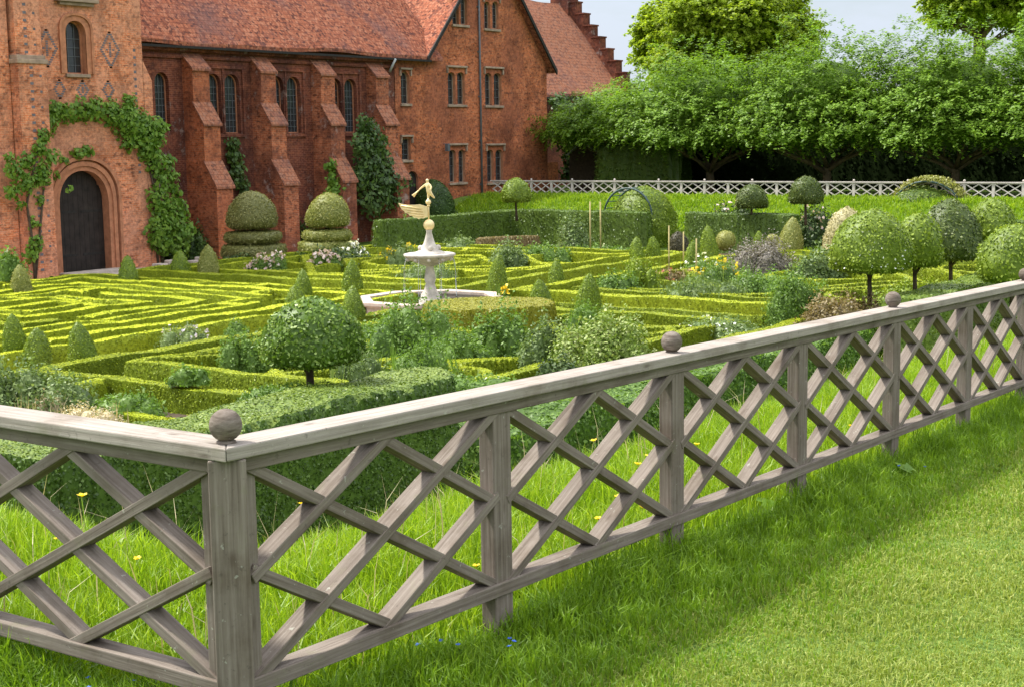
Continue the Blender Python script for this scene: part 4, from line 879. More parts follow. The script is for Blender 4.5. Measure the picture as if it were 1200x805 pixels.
clump('rose_bush', 590, 432, 90, 70, S['shrub'], 'leafy pale green rose bush hiding the foot of the drum hedge', 'bush', -2.75, leaf=.085, blobs=9, dens=.7)
clump('rose_bush', 640, 440, 80, 66, S['shrubblue'], 'grey-green bush between the pale rose bush and the variegated dome shrub', 'bush', -2.75, leaf=.08, blobs=8, dens=.7)
clump('perennial_clump', 660, 452, 70, 34, S['shrubdark'], 'dark green leafy plants low in front of the variegated dome shrub', 'plant', -2.6, leaf=.08, blobs=6, dens=.7)
clump('variegated_shrub', 712, 440, 118, 66, S['varieg'], 'broad dome of green and cream variegated leaves behind the second ball finial from the left', 'shrub', -2.6, leaf=.075, blobs=11, dens=1.3)
clump('groundcover_clump', 540, 462, 120, 22, S['shrub'], 'low mixed green plants just above the near fence rail', 'plant', -2.4, leaf=.07, blobs=9, dens=.6, flower='f_white', nf=16, fs=.05)
clump('groundcover_clump', 850, 400, 110, 26, S['shrubblue'], 'silvery leaved low plants in front of the hedge point at centre right', 'plant', -2.75, leaf=.08, blobs=8, dens=.6, flower='f_white', nf=24, fs=.06)
clump('soft_shrub', 935, 388, 90, 62, S['shrub'], 'soft light green bush right of the hedge point, behind the fence rail', 'bush', -2.75, leaf=.07, blobs=9, dens=.9)
clump('soft_shrub', 995, 395, 110, 46, S['bronze'], 'mixed bronze and green shrub below the white-flecked domed tree', 'bush', -2.6, leaf=.08, blobs=9, dens=.9)
clump('soft_shrub', 1060, 372, 110, 40, S['cone'], 'plain green shrub below the domed trees just above the fence rail', 'bush', -2.5, leaf=.08, blobs=9, dens=.9)
clump('iris_clump', 820, 362, 118, 34, S['shrubblue'], 'band of blue-green sword leaves in front of the yellow irises', 'plant', FLOOR+.1, leaf=.10, blobs=9, dens=.5, upright=.7)
clump('yellow_iris', 845, 346, 80, 38, S['shrub'], 'yellow irises flowering over sword leaves left of the grey-purple bush', 'flowers', FLOOR+.1, flower='f_yellow', nf=30, fs=.10, blobs=7, dens=.3, upright=.6, spikes=1, ftop=.9)
clump('white_iris', 822, 326, 60, 24, S['shrub'], 'white and lilac iris flowers behind the yellow ones', 'flowers', FLOOR+.2, flower='f_white', nf=24, fs=.10, blobs=5, dens=.3, upright=.5, ftop=.9)
clump('smoke_bush', 905, 335, 92, 52, S['shrubgrey'], 'grey-purple wispy bush left of the green-leaved clump under the cream egg-shaped shrub', 'bush', FLOOR, leaf=.08, blobs=11, dens=.8)
clump('peony_clump', 960, 338, 66, 44, S['shrubblue'], 'blue-green broad-leaved clump right of the grey-purple bush', 'plant', FLOOR, leaf=.12, blobs=8, dens=.9)
clump('perennial_clump', 965, 360, 60, 26, S['shrub'], 'bright green low plants under the left side of the white-flecked domed tree', 'plant', FLOOR, leaf=.1, blobs=6, dens=.8)
clump('pink_flower_clump', 782, 336, 60, 20, S['bronze'], 'reddish brown flower heads left of the blue-green sword leaves', 'flowers', FLOOR+.1, flower='f_red', nf=40, fs=.08, blobs=6, dens=.7)
clump('pink_flower_clump', 741, 340, 30, 20, S['shrub'], 'pale pink peonies left of the reddish brown flower heads', 'flowers', FLOOR+.1, flower='f_pink', nf=30, fs=.10, blobs=4, dens=.7)
clump('perennial_clump', 720, 352, 70, 30, S['shrub'], 'loose light green plants below the pale pink peonies', 'plant', FLOOR+.1, leaf=.09, blobs=7, dens=.7)
clump('perennial_clump', 745, 350, 60, 46, S['cone'], 'upright green plants in front of the small pair of cones', 'plant', FLOOR+.1, leaf=.09, blobs=6, dens=.5, upright=.3)
clump('peony_clump', 326, 325, 56, 27, S['shrub'], 'mound of green leaves with pale pink peonies below the larger tiered topiary', 'flowers', FLOOR+.15, flower='f_pink', nf=60, fs=.13, blobs=6, dens=.9, ftop=1.)
clump('peony_clump', 383, 320, 44, 22, S['shrub'], 'pale pink peonies below the smaller tiered topiary', 'flowers', FLOOR+.15, flower='f_pink', nf=60, fs=.14, blobs=5, dens=.8, ftop=1.)
clump('peony_clump', 298, 322, 20, 16, S['shrubdark'], 'few white-pink flowers left of the peony mound', 'flowers', FLOOR+.15, flower='f_pink', nf=20, fs=.14, blobs=3, dens=.8, ftop=1.)
clump('white_flower_clump', 416, 308, 36, 22, S['shrubdark'], 'white flowers right of the smaller tiered topiary', 'flowers', FLOOR+.15, flower='f_white', nf=30, fs=.14, blobs=4, dens=.7, ftop=1.)
clump('yellow_iris', 470, 316, 54, 30, S['shrubblue'], 'yellow irises left of the fountain bowl', 'flowers', FLOOR+.1, flower='f_yellow', nf=34, fs=.11, blobs=6, dens=.4, upright=.5, spikes=1, ftop=1.)
clump('yellow_iris', 590, 358, 16, 22, S['shrub'], 'two yellow flower spikes at the right rim of the basin', 'flowers', -2.6, flower='f_yellow', nf=10, fs=.12, blobs=2, dens=.2, upright=.6, spikes=1, ftop=1.5)
clump('blue_grass_clump', 497, 334, 90, 26, S['shrubblue'], 'blue-grey grassy foliage behind the fountain column', 'plant', FLOOR+.1, leaf=.08, blobs=8, dens=.5, upright=.7)
clump('silver_shrub', 594, 320, 64, 36, S['shrubblue'], 'silver-green rounded shrub right of the fountain bowl', 'shrub', FLOOR+.1, leaf=.10, blobs=7, dens=.9)
clump('leafy_shrub', 476, 292, 46, 34, S['shrub'], 'light green leafy shrub left of the gilded ball', 'shrub', FLOOR+.1, leaf=.11, blobs=6, dens=.9)
clump('leafy_shrub', 620, 282, 60, 30, S['shrub'], 'light green loose shrub behind the bronze-topped block hedge', 'shrub', FLOOR+.1, leaf=.12, blobs=7, dens=.8)
clump('leafy_shrub', 667, 300, 52, 46, S['shrubblue'], 'pale silvery shrub left of the two tall stakes', 'shrub', FLOOR+.1, leaf=.12, blobs=7, dens=.8)
clump('perennial_clump', 700, 304, 90, 16, S['shrub'], 'low pale flowering plants around the foot of the two tall stakes', 'plant', FLOOR+.1, leaf=.1, blobs=7, dens=.7, flower='f_white', nf=30, fs=.09)
clump('leafy_shrub', 745, 284, 46, 24, S['shrubblue'], 'pale green leaves under the left metal arch', 'shrub', FLOOR+.1, leaf=.12, blobs=6, dens=.8)
clump('rose_bush', 868, 290, 70, 52, S['shrubdark'], 'dark leaved rose bush dotted with pink and white blooms below the left small ball tree', 'bush', FLOOR+.1, leaf=.13, blobs=8, dens=.9, flower='f_pink', nf=60, fs=.14)
clump('rose_bush', 962, 292, 58, 50, S['shrubdark'], 'dark leaved rose bush with pale pink blooms below the right small ball tree', 'bush', FLOOR+.1, leaf=.13, blobs=8, dens=.9, flower='f_pink', nf=55, fs=.14)
clump('yellow_flower_clump', 1180, 338, 30, 18, S['shrub'], 'pale yellow flowers at the right edge just above the fence rail', 'flowers', -1.9, flower='f_yellow', nf=40, fs=.09, blobs=3, dens=.7, ftop=1.)
clump('broad_bush', 420, 262, 60, 70, S['ivy'], 'dark evergreen bush against the last buttress, right of the smaller tiered topiary', 'bush', FLOOR, leaf=.15, blobs=9, dens=.9)
clump('broad_bush', 345, 292, 44, 36, S['ivy'], 'dark green bush between the two tiered topiaries', 'bush', FLOOR, leaf=.14, blobs=7, dens=.9)
clump('broad_bush', 218, 306, 50, 44, S['ivy'], 'dark green bush at the foot of the tower corner beside the creeper', 'bush', FLOOR, leaf=.13, blobs=7, dens=.9)
clump('broad_bush', 62, 344, 40, 16, S['ivy'], 'dark green cushion plant left of the black door', 'plant', FLOOR, leaf=.1, blobs=5, dens=1.)
clump('broad_bush', 6, 345, 30, 26, S['ivy'], 'dark leafy plant cut by the left edge at the turret foot', 'plant', FLOOR, leaf=.1, blobs=5, dens=1.)
clump('broad_bush', 12, 328, 44, 34, S['shrub'], 'yellowish green shrub at the turret foot by the left edge', 'shrub', FLOOR+.6, leaf=.12, blobs=6, dens=.6)
clump('broad_bush', 395, 316, 120, 22, S['shrubdark'], 'low dark planting in front of the smaller tiered topiary', 'plant', FLOOR, leaf=.13, blobs=9, dens=.8)
clump('broad_bush', 285, 318, 70, 20, S['shrubdark'], 'low dark planting below the larger tiered topiary', 'plant', FLOOR, leaf=.13, blobs=7, dens=.8)
clump('wall_shrub', 605, 214, 36, 34, S['ivy'], 'dark leafy shrub against the gabled wing beside its lower right window', 'shrub', -1.0, leaf=.2, blobs=6, dens=.8)

# --- stakes
for px, by, ty, lab in ((692, 308, 237, 'left'), (704, 308, 237, 'right')):
    x, y, d = at(px, by, FLOOR); mb = MB(); mb.tube([(x, y, FLOOR), (x, y, FLOOR+(by-ty)*d/F)], .032, 6); tag(mb.build('plant_stake', M['cane']), 'tall pale wooden stake, %s of the pair beside the left metal arch' % lab, 'stake', 'pale wooden plant stakes')
for px, by, ty, lab in ((784, 332, 265, 'tall pale stake just left of the dark brown dome bush'), (801, 326, 272, 'pale stake in front of the dark brown dome bush'), (816, 338, 280, 'pale stake against the green cone beside the white irises')):
    x, y, d = at(px, by, FLOOR); mb = MB(); mb.tube([(x, y, FLOOR), (x, y, FLOOR+(by-ty)*d/F)], .026, 6); tag(mb.build('plant_stake', M['cane']), lab, 'stake', 'pale wooden plant stakes')

# --- arches
def metal_arch(px, by, ty, wpx, lab, rose):
    x, y, d = at(px, by, FLOOR); k = d/F; r = wpx*k/2; Ht = (by-ty)*k; rt = thing('garden_arch', (x, y, FLOOR), lab, 'arch', 'metal arches over the cross paths')
    for j, off in enumerate((-.45, .45)):
        pts = [(x+off, y-r, FLOOR)]+[(x+off, y-r*math.cos(a), FLOOR+Ht-r+r*math.sin(a)) for a in np.linspace(0, PI, 18)]+[(x+off, y+r, FLOOR)]
        mb = MB(); mb.tube(pts, .045, 6); mb.build('hoop', M['greenmetal'], rt)
    mb = MB()
    for a in np.linspace(0, PI, 13): p = (y-r*math.cos(a), FLOOR+Ht-r+r*math.sin(a)); mb.tube([(x-.45, *p), (x+.45, *p)], .02, 5)
    for z in np.arange(FLOOR+.3, FLOOR+Ht-r, .3):
        for sgn in (-1, 1): mb.tube([(x-.45, y+sgn*r, z), (x+.45, y+sgn*r, z)], .02, 5)
    mb.build('cross_bars', M['greenmetal'], rt)
    n = 2600; a = rng.uniform(.35 if not rose else .1, 2.9 if rose else 2.2, n); rr = r*rng.uniform(.98, 1.14, n); P = np.stack([x+rng.uniform(-.55, .7, n), y-rr*np.cos(a), FLOOR+Ht-r+rr*np.sin(a)], 1) if rose else None
    if rose: mb = MB(); mb.leaves(P, np.stack([0*a, -np.cos(a), np.sin(a)], 1), .12, .8, .6); return tag(mb.build('climbing_rose', M['conegold']), 'dry golden climbing rose over the top of the right metal arch', 'climber')
metal_arch(742, 290, 221, 64, 'blue-green metal hoop arch in front of a rounded mass of hedge, left of two arches', False)
metal_arch(1088, 286, 213, 92, 'blue-green metal hoop arch with a golden climber, right of two arches', True)
x, y, d = at(740, 291, FLOOR); clipped('hedge_dome', [(43*d/F*math.sqrt(max(.003, 1-t_**2.5)), 71*d/F*t_) for t_ in np.linspace(0, 1, 10)], (x+1.0, y, FLOOR), M['lollipop'], .1, .9, 'big rounded green hedge mass behind the left metal arch', 'hedge', wob=.08)
x, y, d = at(1080, 288, FLOOR); clipped('hedge_dome', [(42*d/F*math.sqrt(max(.003, 1-t_**4)), 68*d/F*t_) for t_ in np.linspace(0, 1, 10)], (x+1.0, y+.4, FLOOR), M['hedge'], .1, .9, 'rounded dark green hedge mass filling the right metal arch', 'hedge', wob=.08)

# --- climbers on the buildings
def climber(name, pts, t, mat, lab, leaf, dens=1., off=.25, stems=None):
    # pts: (px, py, radius px)
    root = thing(name, (W(pts[0][0], pts[0][1], t)[0], t-.2, FLOOR), lab, 'climber'); mb = MB()
    for px, py, r in pts:
        s, z, d = W(px, py, t); R_ = r*d/F*(1.18 if 'vine' in name else 1.05); n = int(dens*4.2*R_*R_*PI/(leaf*leaf*.35))
        v = rng.normal(0, 1, (n, 3)); v /= np.linalg.norm(v, axis=1)[:, None]; v[:, 1] = -np.abs(v[:, 1]); rad = rng.random((n, 1))**.4
        lum = 1+.25*np.sin(v[:, :1]*7+px)*np.cos(v[:, 2:]*6+py)
        q = v*rad*lum*np.array((R_*1.1, off*2.2*min(1.5, R_+.3), R_)); P = q+np.array((s, t-.03, z)); mb.leaves(P, v+np.array((0, -.6, .25)), leaf, .6, .65, droop=.6)
    mb.build('foliage', mat, root)
    sb = MB()
    for st in (stems or []):
        P = [(W(a, b, t)[0], t-.06, W(a, b, t)[1]) for a, b in st]; sb.tube(P, [.05*(1-.5*i/len(P)) for i in range(len(P))], 6)
    if stems: sb.build('stem', M['bark'], root)
    return root
climber('climbing_vine', [(60,132,12),(50,145,14),(75,133,12),(95,130,13),(112,128,12),(130,135,15),(145,142,17),(158,148,18),(168,160,16),(178,150,12),(187,148,8),(150,165,12),(172,178,13),(183,195,14),(190,215,13),(183,235,14),(192,252,15),(184,270,17),(200,262,14),(210,275,14),(205,240,10),(186,285,14),(208,290,12),(203,225,7),(212,250,8),(200,205,7),(218,268,8),(150,120,8),(196,190,7),(180,165,11),(100,178,7),(88,180,7),(74,190,5),(60,205,6)], TT, M['vine'], 'vigorous bright green creeper draped over the door arch and down the tower corner', .19, .8, .28, [[(186,325),(180,270),(182,220),(170,170),(140,140)], [(190,325),(188,260),(170,180)]])
climber('climbing_vine', [(45,175,9),(30,190,10),(15,200,12),(30,215,13),(48,210,9),(12,225,9),(60,185,9),(45,235,6),(22,240,6),(38,262,6),(40,285,9),(34,300,8),(10,185,6),(50,160,8),(48,200,10),(80,222,4)], TT-1.0, M['vine'], 'straggling green creeper climbing the turret left of the black door', .17, .7, .2, [[(40,330),(38,290),(30,240),(40,190),(48,150)], [(40,330),(45,280),(50,220)]])
climber('wall_ivy', [(270,170,9),(272,185,10),(276,200,10),(280,215,9),(284,228,8)], HT-.1, M['ivy'], 'narrow strip of ivy beside the first buttress', .2, 1., .3)
climber('wall_ivy', [(385,195,8),(388,210,10),(390,225,14),(382,235,12)], HT-1.1, M['vine'], 'bright ivy tuft at the foot of the third buttress', .2, .9, .3)
climber('wall_ivy', [(424,145,12),(430,160,16),(420,172,16),(438,175,16),(426,190,18),(445,195,14),(440,212,18),(456,215,14),(470,215,10),(420,210,16),(432,235,22),(455,235,12)], HT-1.2, M['ivy'], 'large ivy mass covering the wall before the fourth buttress', .22, .9, .4)
climber('wall_ivy', [(650,122,14),(655,140,16),(660,155,17),(662,175,16),(665,190,15),(662,205,12),(672,165,14),(672,130,14),(645,150,8)], 45.4, M['ivy'], 'tall dark ivy on the end wall behind the right corner of the gabled wing', .26, .9, .5)

# --- fountain
fc = (28.2, 21.2); _, _, fd = G(510, 345, -2.5); d0 = float(np.dot(np.array((fc[0], fc[1], -2.))-C0, fw)); kz = d0/F
zz = lambda py: EYE-(py-165.8)*kz
ft = thing('fountain', (fc[0], fc[1], FLOOR), 'pale marble fountain with wide octagonal basin, scalloped bowl and gilded winged figure', 'fountain')
n8 = 8; mb = MB(); Ro, Ri = 2.08, 1.72
prof = [(Ro-.1, FLOOR), (Ro-.1, FLOOR+.10), (Ro-.16, FLOOR+.12), (Ro-.16, FLOOR+.40), (Ro+.02, FLOOR+.46), (Ro+.02, FLOOR+.56), (Ri, FLOOR+.56), (Ri, FLOOR+.46), (Ri+.06, FLOOR+.4), (Ri+.06, FLOOR)]
V = [(fc[0]+r*math.cos(2*PI*(k+.5)/n8), fc[1]+r*math.sin(2*PI*(k+.5)/n8), z) for r, z in prof for k in range(n8)]
mb.add(V, [(i*n8+k, i*n8+(k+1) % n8, (i+1)*n8+(k+1) % n8, (i+1)*n8+k) for i in range(len(prof)-1) for k in range(n8)]); mb.build('basin', M['basin'], ft, bevel=.02)
mb = MB(); mb.lathe([(Ri+.03, -.02), (Ri+.03, 0)], (fc[0], fc[1], FLOOR+.24), 8, smooth=False); mb.build('water_surface', M['water'], ft)
c3 = (fc[0], fc[1], 0)
mb = MB(); mb.lathe([(.32, FLOOR+.02), (.32, FLOOR+.5), (.26, FLOOR+.54), (.26, zz(343)), (.17, zz(338)), (.12, zz(330)), (.16, zz(325)), (.13, zz(318)), (.10, zz(311)), (.14, zz(308))], c3, 20); mb.build('pedestal', M['marble'], ft, bevel=0)
mb = MB(); mb.lathe([(.14, zz(309.5)), (.30, zz(307)), (.52, zz(303)), (.66, zz(299)), (.70, zz(297.5)), (.70, zz(295.5)), (.62, zz(294.6)), (.55, zz(296))], c3, 32)
for k in range(10):
    a = 2*PI*k/10; ball(mb, (fc[0]+.60*math.cos(a), fc[1]+.60*math.sin(a), zz(301.5)), .055)
mb.build('bowl', M['marble'], ft)
mb = MB(); mb.lathe([(.50, zz(297)), (.40, zz(293.5)), (.26, zz(291)), (.25, zz(288)), (.16, zz(284)), (.11, zz(277)), (.07, zz(270)), (.09, zz(268)), (.03, zz(266))], c3, 20)
for k in range(4):
    a = PI/4+k*PI/2; ball(mb, (fc[0]+.24*math.cos(a), fc[1]+.24*math.sin(a), zz(288.5)), .075)
mb.build('spire', M['marble'], ft)
mb = MB(); ball(mb, (fc[0], fc[1], zz(262)), .15); mb.lathe([(.08, zz(269)), (.05, zz(266))], c3, 12); mb.tube([(fc[0], fc[1], zz(258)), (fc[0], fc[1], zz(231))], .022, 8); ball(mb, (fc[0], fc[1], zz(235.5)), .075); mb.lathe([(.05, zz(240.5)), (.03, zz(238.5))], c3, 12); mb.build('gilded_ball', M['gold'], ft)
# wing vane: outline in the picture plane directions (left = -CR)
ux = np.array((CR[0], CR[1], 0)); ux /= np.linalg.norm(ux); uy = np.array((-ux[1], ux[0], 0))
def vp(a, z, o=0): return tuple(np.array((fc[0], fc[1], z))+ux*a+uy*o)
out = [(504,240),(498,238),(491,238.5),(484,238.5),(478,237.5),(473,236),(475,240),(477,243.5),(479,245),(481,247.5),(484,248.5),(486,251),(489,251.5),(491,253.5),(494,253.5),(496,255),(499,254),(502,254.5),(505,253),(507,253),(507,241)]
pl = [((a-508)*kz, zz(b)) for a, b in out]; tri = geometry.tessellate_polygon([[Vector((a, b, 0)) for a, b in pl]]); m_ = len(pl)
mb = MB(); V = [vp(a, b, .035) for a, b in pl]+[vp(a, b, -.035) for a, b in pl]; mb.add(V, [tuple(t_) for t_ in tri]+[tuple(i+m_ for i in t_) for t_ in tri]+[(i, (i+1) % m_, (i+1) % m_+m_, i+m_) for i in range(m_)])
for (a0, b0, a1, b1) in ((476,239,500,243),(479,243,501,246),(483,246.5,502,249),(488,250,503,251.5)): mb.tube([vp((a0-508)*kz, zz(b0), -.04), vp((a1-508)*kz, zz(b1), -.045)], .02, 5)
mb.build('wing_vane', M['gold'], ft)
# gilded figure with trumpet, one leg raised, on the small ball
def skin(name, verts, edges, radii, mat, parent, sub=1, root=0):
    me = bpy.data.meshes.new(name); me.from_pydata([tuple(v) for v in verts], edges, []); o = bpy.data.objects.new(name, me); COL.objects.link(o)
    sk = o.modifiers.new('Skin', 'SKIN'); sv = me.skin_vertices[0].data
    for i, r in enumerate(radii): sv[i].radius = (r, r); sv[i].use_root = (i == root)
    ss = o.modifiers.new('Sub', 'SUBSURF'); ss.levels = sub; ss.render_levels = sub; me.materials.append(mat)
    o.parent = parent; o.matrix_parent_inverse = parent.matrix_world.inverted(); return o
fg = lambda px, py, o=0: vp((px-508)*kz, zz(py), o)
vt = [fg(508.6,222), fg(508,218.5), fg(507.6,215), fg(507.4,213), fg(507.2,210.6), fg(507.2,208.4), # pelvis, waist, chest, neck, head
      fg(505,215.4,.05), fg(501,218,.09), fg(497,221.5,.1), fg(510,215.6,-.05), fg(512,218.6,-.09), fg(511,221.5,-.12), # arms
      fg(508.3,225.5,.03), fg(508,229,.02), fg(508,232.8,0), fg(511,225.8,-.04), fg(513.2,228.5,-.02), fg(515.3,231,.05)]
ed = [(0,1),(1,2),(2,3),(3,4),(4,5),(2,6),(6,7),(7,8),(2,9),(9,10),(10,11),(0,12),(12,13),(13,14),(0,15),(15,16),(16,17)]
rd = [.072,.060,.070,.028,.050,.036,.036,.028,.020,.036,.028,.020,.050,.034,.024,.050,.034,.020]
fig = skin('gilded_figure', vt, ed, rd, M['gold'], ft)
mb = MB(); mb.tube([fg(498.5,220.3,.1), fg(494,224.5,.1), fg(490,228.5,.1)], [.012, .02, .05], 8); mb.build('trumpet', M['gold'], ft)
# falling water threads
mb = MB()
for k in range(8):
    a = 2*PI*(k+.3)/8; mb.tube([(fc[0]+.68*math.cos(a), fc[1]+.68*math.sin(a), zz(299)), (fc[0]+.74*math.cos(a), fc[1]+.74*math.sin(a), zz(310)), (fc[0]+.77*math.cos(a), fc[1]+.77*math.sin(a), FLOOR+.25)], .008, 4)
mg, nt, outn = newmat('falling_water'); b = bsdf(nt, outn, (.8, .85, .85), .1); b.inputs['Transmission Weight'].default_value = .8; M['fw'] = mg
mb.build('water_jet', M['fw'], ft)

# --- trees
def branchy(mb, base, h, r, n, spread, up=.5):
    x, y, z = base; mb.tube([(x, y, z-.3), (x+.05, y, z+h*.5), (x, y+.05, z+h)], [r*1.3, r, r*.9], 10)
    for k in range(n):
        a = 2*PI*k/n+rng.uniform(-.3, .3); L = spread*rng.uniform(.7, 1.); p0 = np.array((x, y, z+h*rng.uniform(.75, 1)))
        d = np.array((math.cos(a), math.sin(a), 0)); pts = [p0, p0+d*L*.3+np.array((0, 0, up*L*.3)), p0+d*L*.65+np.array((0, 0, up*L*.5)), p0+d*L+np.array((0, 0, up*L*.72))]
        mb.tube(pts, [r*.6, r*.42, r*.26, r*.1], 6)
        for j in range(2):
            b_ = rng.uniform(-.9, .9); d2 = np.array((math.cos(a+b_), math.sin(a+b_), .7)); q = pts[1+j]; mb.tube([q, q+d2*L*.25, q+d2*L*.45], [r*.25, r*.16, r*.06], 5)
def sprays(P0, R3, nspray, per, leaf, flat=.35, mb=None, inner=.35, drp=.25, und=-.35):
    # foliage sprays spread through an ellipsoid; each spray is a drooping fan of leaves
    v = rng.normal(0, 1, (nspray, 3)); v /= np.linalg.norm(v, axis=1)[:, None]; v[:, 2] = np.where(v[:, 2] < und, und*rng.random(nspray), v[:, 2])
    rad = (1-inner*rng.random((nspray, 1))**1.6); lump = 1+.13*np.sin(v[:, :1]*5+P0[0])+.11*np.sin(v[:, 1:2]*6+P0[1])+.08*np.sin(v[:, 2:]*9)
    c = np.array(P0)+v*rad*lump*np.array(R3); dirn = v*np.array((1, 1, .25))+rng.normal(0, .35, (nspray, 3)); dirn /= np.linalg.norm(dirn, axis=1)[:, None]
    t = rng.random((nspray, per, 1)); L = rng.uniform(.5, 1.25, (nspray, 1, 1)); side = np.cross(dirn, (0, 0, 1.)); side /= np.linalg.norm(side, axis=1)[:, None]
    w = (rng.random((nspray, per, 1))-.5)*.75*L*(1.1-t); P = c[:, None, :]+dirn[:, None, :]*t*L+side[:, None, :]*w+np.array((0, 0, 1.))*(-drp*L*t*t+rng.normal(0, .07, (nspray, per, 1)))
    Nn = np.broadcast_to(np.array((0, 0, 1.)), P.shape)*.9+v[:, None, :]*.4
    mb.leaves(P.reshape(-1, 3), Nn.reshape(-1, 3), leaf, flat, .55); return mb
TG = 'spreading trees in a row behind the far fence'
for i, (t_, x_, top, lab) in enumerate(((38.4, 69., 4.7, 'spreading low tree at the left end of the row, its leaves overlapping the end range'), (32.5, 66.5, 6.4, 'spreading tree second from the left in the row, its trunk dim behind the far fence'), (25.8, 66., 7.0, 'spreading tree in the middle of the row with a many-forked trunk'), (19.4, 66., 6.9, 'spreading tree fourth in the row with a clear pale forked trunk'), (12.9, 66., 7.3, 'spreading tree of the row at the right edge of the photo'), (6.3, 66., 7.2, 'spreading tree beyond the right edge closing the row'))):
    rt = thing('spreading_tree', (x_, t_, -1.2), lab, 'tree', TG); mb = MB(); branchy(mb, (x_, t_, -1.2), 1.5, .22, 7, 3.4, .62); mb.build('trunk', M['barklight'], rt)
    mb = MB(); zc = 2.6; hz = top-zc
    for (ox, oy, oz, fr_) in ((0, 0, 0, 1.), (-1.8, 1.6, -.3, .62), (-1.5, -1.8, -.2, .62), (1., 2.2, -.2, .6), (-2.4, 0, -.5, .55)):
        sprays((x_+ox, t_+oy, zc+oz), (3.9*fr_ if fr_ < 1 else 3.6, 4.8*fr_, hz*(.74 if fr_ < 1 else .96)), int(1250*fr_*fr_), 34, .17, flat=.28, mb=mb, und=-.16, drp=.38)
    cV, cQ = blobsurf([(2.5*math.cos(a_), (hz-1.7)*math.sin(a_)) for a_ in np.linspace(0, 1.5, 8)], (x_, t_, zc+.1), 18, .15); mb.add(cV, cQ)
    mb.build('crown', M['tree'], rt)
def bigtree(px, py, s, rpx, hpx, lab, mat, leaf, base=-1.2):
    t_, z_, d = Sx(px, py, s); R_ = rpx*d/F; Hh_ = hpx*d/F; rt = thing('broadleaf_tree', (s, t_, base), lab, 'tree'); mb = MB(); branchy(mb, (s, t_, base), z_-base-Hh_*.5, .45, 8, R_*.8, .7); mb.build('trunk', M['barklight'], rt)
    mb = MB(); sprays((s, t_, z_), (R_*.9, R_*.9, Hh_), 1500, 34, leaf, mb=mb, und=-.9, flat=.5)
    for k in range(13):
        a = rng.uniform(0, 2*PI); e = rng.uniform(-.6, 1.1); q = (s+R_*.75*math.cos(a)*math.cos(e), t_+R_*.75*math.sin(a)*math.cos(e), z_+Hh_*.75*math.sin(e)); sprays(q, (R_*.38,)*3, 520, 30, leaf, mb=mb, und=-.7, flat=.5)
    mb.build('crown', mat, rt); return rt
bigtree(850, 48, 92, 92, 90, 'tall bright yellow-green broadleaf tree rising above the dark row, right of the stepped gable', M['maple'], .27)
bigtree(1150, -12, 100, 66, 44, 'tall tree at the upper right corner above the row', M['maple'], .27)
bigtree(1275, 20, 92, 60, 70, 'darker tall tree just beyond the upper right corner', M['tree'], .27)
# clipped yew behind the far fence and dark wood behind
hedge_field('tall_hedge', (63.6, 67.8, 33.5, 39.2), [([(65.8, 34.2), (65.8, 38.0)], .9, 2.75, False)], -1.3, M['farhedge'], .12, .8, 'tall smooth green hedge right of the shed behind the far fence', cell=.2)
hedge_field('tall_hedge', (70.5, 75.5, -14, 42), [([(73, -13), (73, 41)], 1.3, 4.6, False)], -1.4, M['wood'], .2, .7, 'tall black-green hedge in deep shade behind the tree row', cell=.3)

# --- buttercups and forget-me-nots near the fence
def flower_proto(name, petal, r, hgt, label, cat, group):
    rt = thing(name, (0, 0, 0), label, cat, group)
    mb = MB(); mb.tube([(0, 0, 0), (.01, 0, hgt*.5), (0, .005, hgt)], .0018, 5); st = mb.build('stem', M['grass'], rt)
    mb = MB()
    for k in range(5):
        a = 2*PI*k/5; c, s_ = math.cos(a), math.sin(a); mb.add([(0, 0, hgt), (r*.7*c-r*.45*s_, r*.7*s_+r*.45*c, hgt+r*.35), (r*1.05*c, r*1.05*s_, hgt+r*.5), (r*.7*c+r*.45*s_, r*.7*s_-r*.45*c, hgt+r*.35)], np.array([(0,3,2,1)]))
    ball(mb, (0, 0, hgt+r*.2), r*.3); mb.build('petals', petal, rt); return rt
def copy_thing(root, loc, rz, sc_=1):
    r = root.copy(); COL.objects.link(r); r.location = loc; r.rotation_euler = (random.uniform(-.25, .25), random.uniform(-.25, .25), rz); r.scale = (sc_,)*3
    for ch in root.children: c = ch.copy(); COL.objects.link(c); c.parent = r; c.matrix_parent_inverse = ch.matrix_parent_inverse
    return r
bc = flower_proto('buttercup', M['f_yellow'], .021, .30, 'small yellow buttercup standing in the long grass inside the fence', 'flower', 'buttercups in the long grass')
first = True
BP = [(97,591,1.3),(72,594,.6),(85,600,.5),(168,630,.8),(170,700,.8),(182,712,.7),(358,562,1.),(400,581,.9),(408,634,.8),(690,530,.9),(740,537,1.1),(755,525,1.1),(738,549,.8),(620,617,.8),(814,503,1.),(706,497,1.),(704,576,.8),(641,563,.8),(1002,470,.9),(1000,493,.9),(1040,478,.8),(770,570,.8),(560,640,.8),(150,660,.7)]
for px, py, s_ in BP:
    x, y, d = G(px, py, .12); z = float(ground(x, y))
    if x < .1 or y < .1: x = max(x, .15); y = max(y, .15)
    hh = 1.0; loc = (x, y, z)
    if first: bc.location = loc; bc.scale = (s_,)*3; first = False
    else: copy_thing(bc, loc, random.uniform(0, 6), s_*1.1)
fm = flower_proto('forget_me_not', M['f_blue'], .010, .10, 'tiny blue forget-me-not in the grass at the outer foot of the fence', 'flower', 'forget-me-nots at the fence foot'); first = True
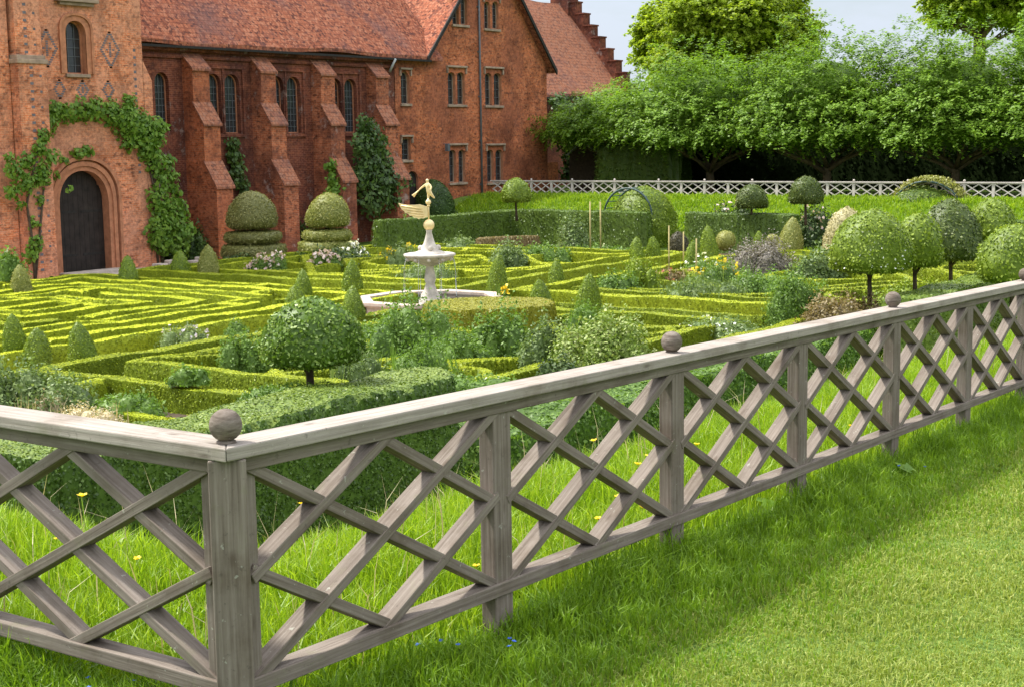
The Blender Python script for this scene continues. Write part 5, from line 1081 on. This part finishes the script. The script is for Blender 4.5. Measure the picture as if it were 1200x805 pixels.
for px, py in ((597,727),(594,732),(497,735),(540,738),(62,762),(110,785),(108,795),(155,790),(1059,512),(1086,514),(604,740),(520,731),(215,790)):
    x, y, d = G(px, py, -.05); loc = (x, y, float(ground(x, y)))
    if first: fm.location = loc; first = False
    else: copy_thing(fm, loc, random.uniform(0, 6), 1.1)
# broad weed leaves by the fence
for px, py, lab in ((1055, 545, 'broad light green dock leaves in the lawn below the third ball-topped post'), (905, 590, 'broad pale leaf in the grass left of the fourth fence post foot')):
    x, y, d = G(px, py, -.25); z = float(ground(x, y)); mb = MB(); P = [(x+rng.normal(0, .05), y+rng.normal(0, .05), z+.07) for _ in range(4)]; mb.leaves(P, [(0, -.3, 1)]*4, .13, .2, .6); tag(mb.build('dock_plant', M['vine']), lab, 'weed')

# ------------------------------------------------------------------ world, sun, camera
EL = math.radians(56); AZ = math.atan2(.96, -.26)      # direction towards the sun in the ground plane
sd = Vector((math.cos(EL)*math.cos(AZ), math.cos(EL)*math.sin(AZ), math.sin(EL)))
w = bpy.data.worlds.new('World'); sc.world = w; w.use_nodes = True; nt = w.node_tree
for n_ in list(nt.nodes): nt.nodes.remove(n_)
sky = nt.nodes.new('ShaderNodeTexSky'); sky.sky_type = 'NISHITA'; sky.sun_disc = False; sky.sun_elevation = EL; sky.sun_rotation = PI/2-AZ; sky.air_density = 1.1; sky.dust_density = 1.5
tc = nt.nodes.new('ShaderNodeTexCoord'); mp = nt.nodes.new('ShaderNodeMapping'); nt.links.new(tc.outputs['Generated'], mp.inputs[0]); mp.inputs['Scale'].default_value = (1, 1, 3.2)
nz = noise(nt, mp.outputs[0], 2.3, 7, .6); r = ramp(nt, [(0,0,0), (1,1,1)], nz, [.30, .52])
sp_ = nt.nodes.new('ShaderNodeSeparateXYZ'); nt.links.new(tc.outputs['Generated'], sp_.inputs[0])
cl = ramp(nt, [(3.1, 3.45, 4.1), (3.5, 3.8, 4.3), (11.4, 11.5, 11.8)], sp_.outputs[2], [0, .22, .5])
dim = ramp(nt, [(.62, .62, .62), (1, 1, 1)], sp_.outputs[2], [.1, .5])
c = mix(nt, mix(nt, sky.outputs[0], dim, 1., 'MULTIPLY'), cl, mul(nt, r, .85)); bg = nt.nodes.new('ShaderNodeBackground'); bg.inputs[1].default_value = .12; nt.links.new(c, bg.inputs[0]); wo = nt.nodes.new('ShaderNodeOutputWorld'); nt.links.new(bg.outputs[0], wo.inputs[0])
sl = bpy.data.lights.new('sun', 'SUN'); sl.energy = 3.7; sl.angle = math.radians(5); sl.color = (1, .955, .88); so = bpy.data.objects.new('sun', sl); COL.objects.link(so); so.rotation_euler = (-sd).to_track_quat('-Z', 'Y').to_euler()
cam = bpy.data.cameras.new('camera'); co = bpy.data.objects.new('camera', cam); COL.objects.link(co); cam.sensor_width = 36; cam.lens = 36*F/1200; cam.clip_end = 3000; cam.clip_start = .1
from mathutils import Matrix
mw = Matrix(((CR[0], CU[0], -fw[0], C0[0]), (CR[1], CU[1], -fw[1], C0[1]), (CR[2], CU[2], -fw[2], C0[2]), (0, 0, 0, 1))); co.matrix_world = mw
sc.camera = co
sc.render.engine = 'CYCLES'; sc.cycles.use_denoising = True; sc.cycles.max_bounces = 6; sc.cycles.diffuse_bounces = 3; sc.cycles.transparent_max_bounces = 4
sc.view_settings.view_transform = 'Standard'; sc.view_settings.look = 'None'; sc.view_settings.exposure = 1.0; sc.view_settings.gamma = 1
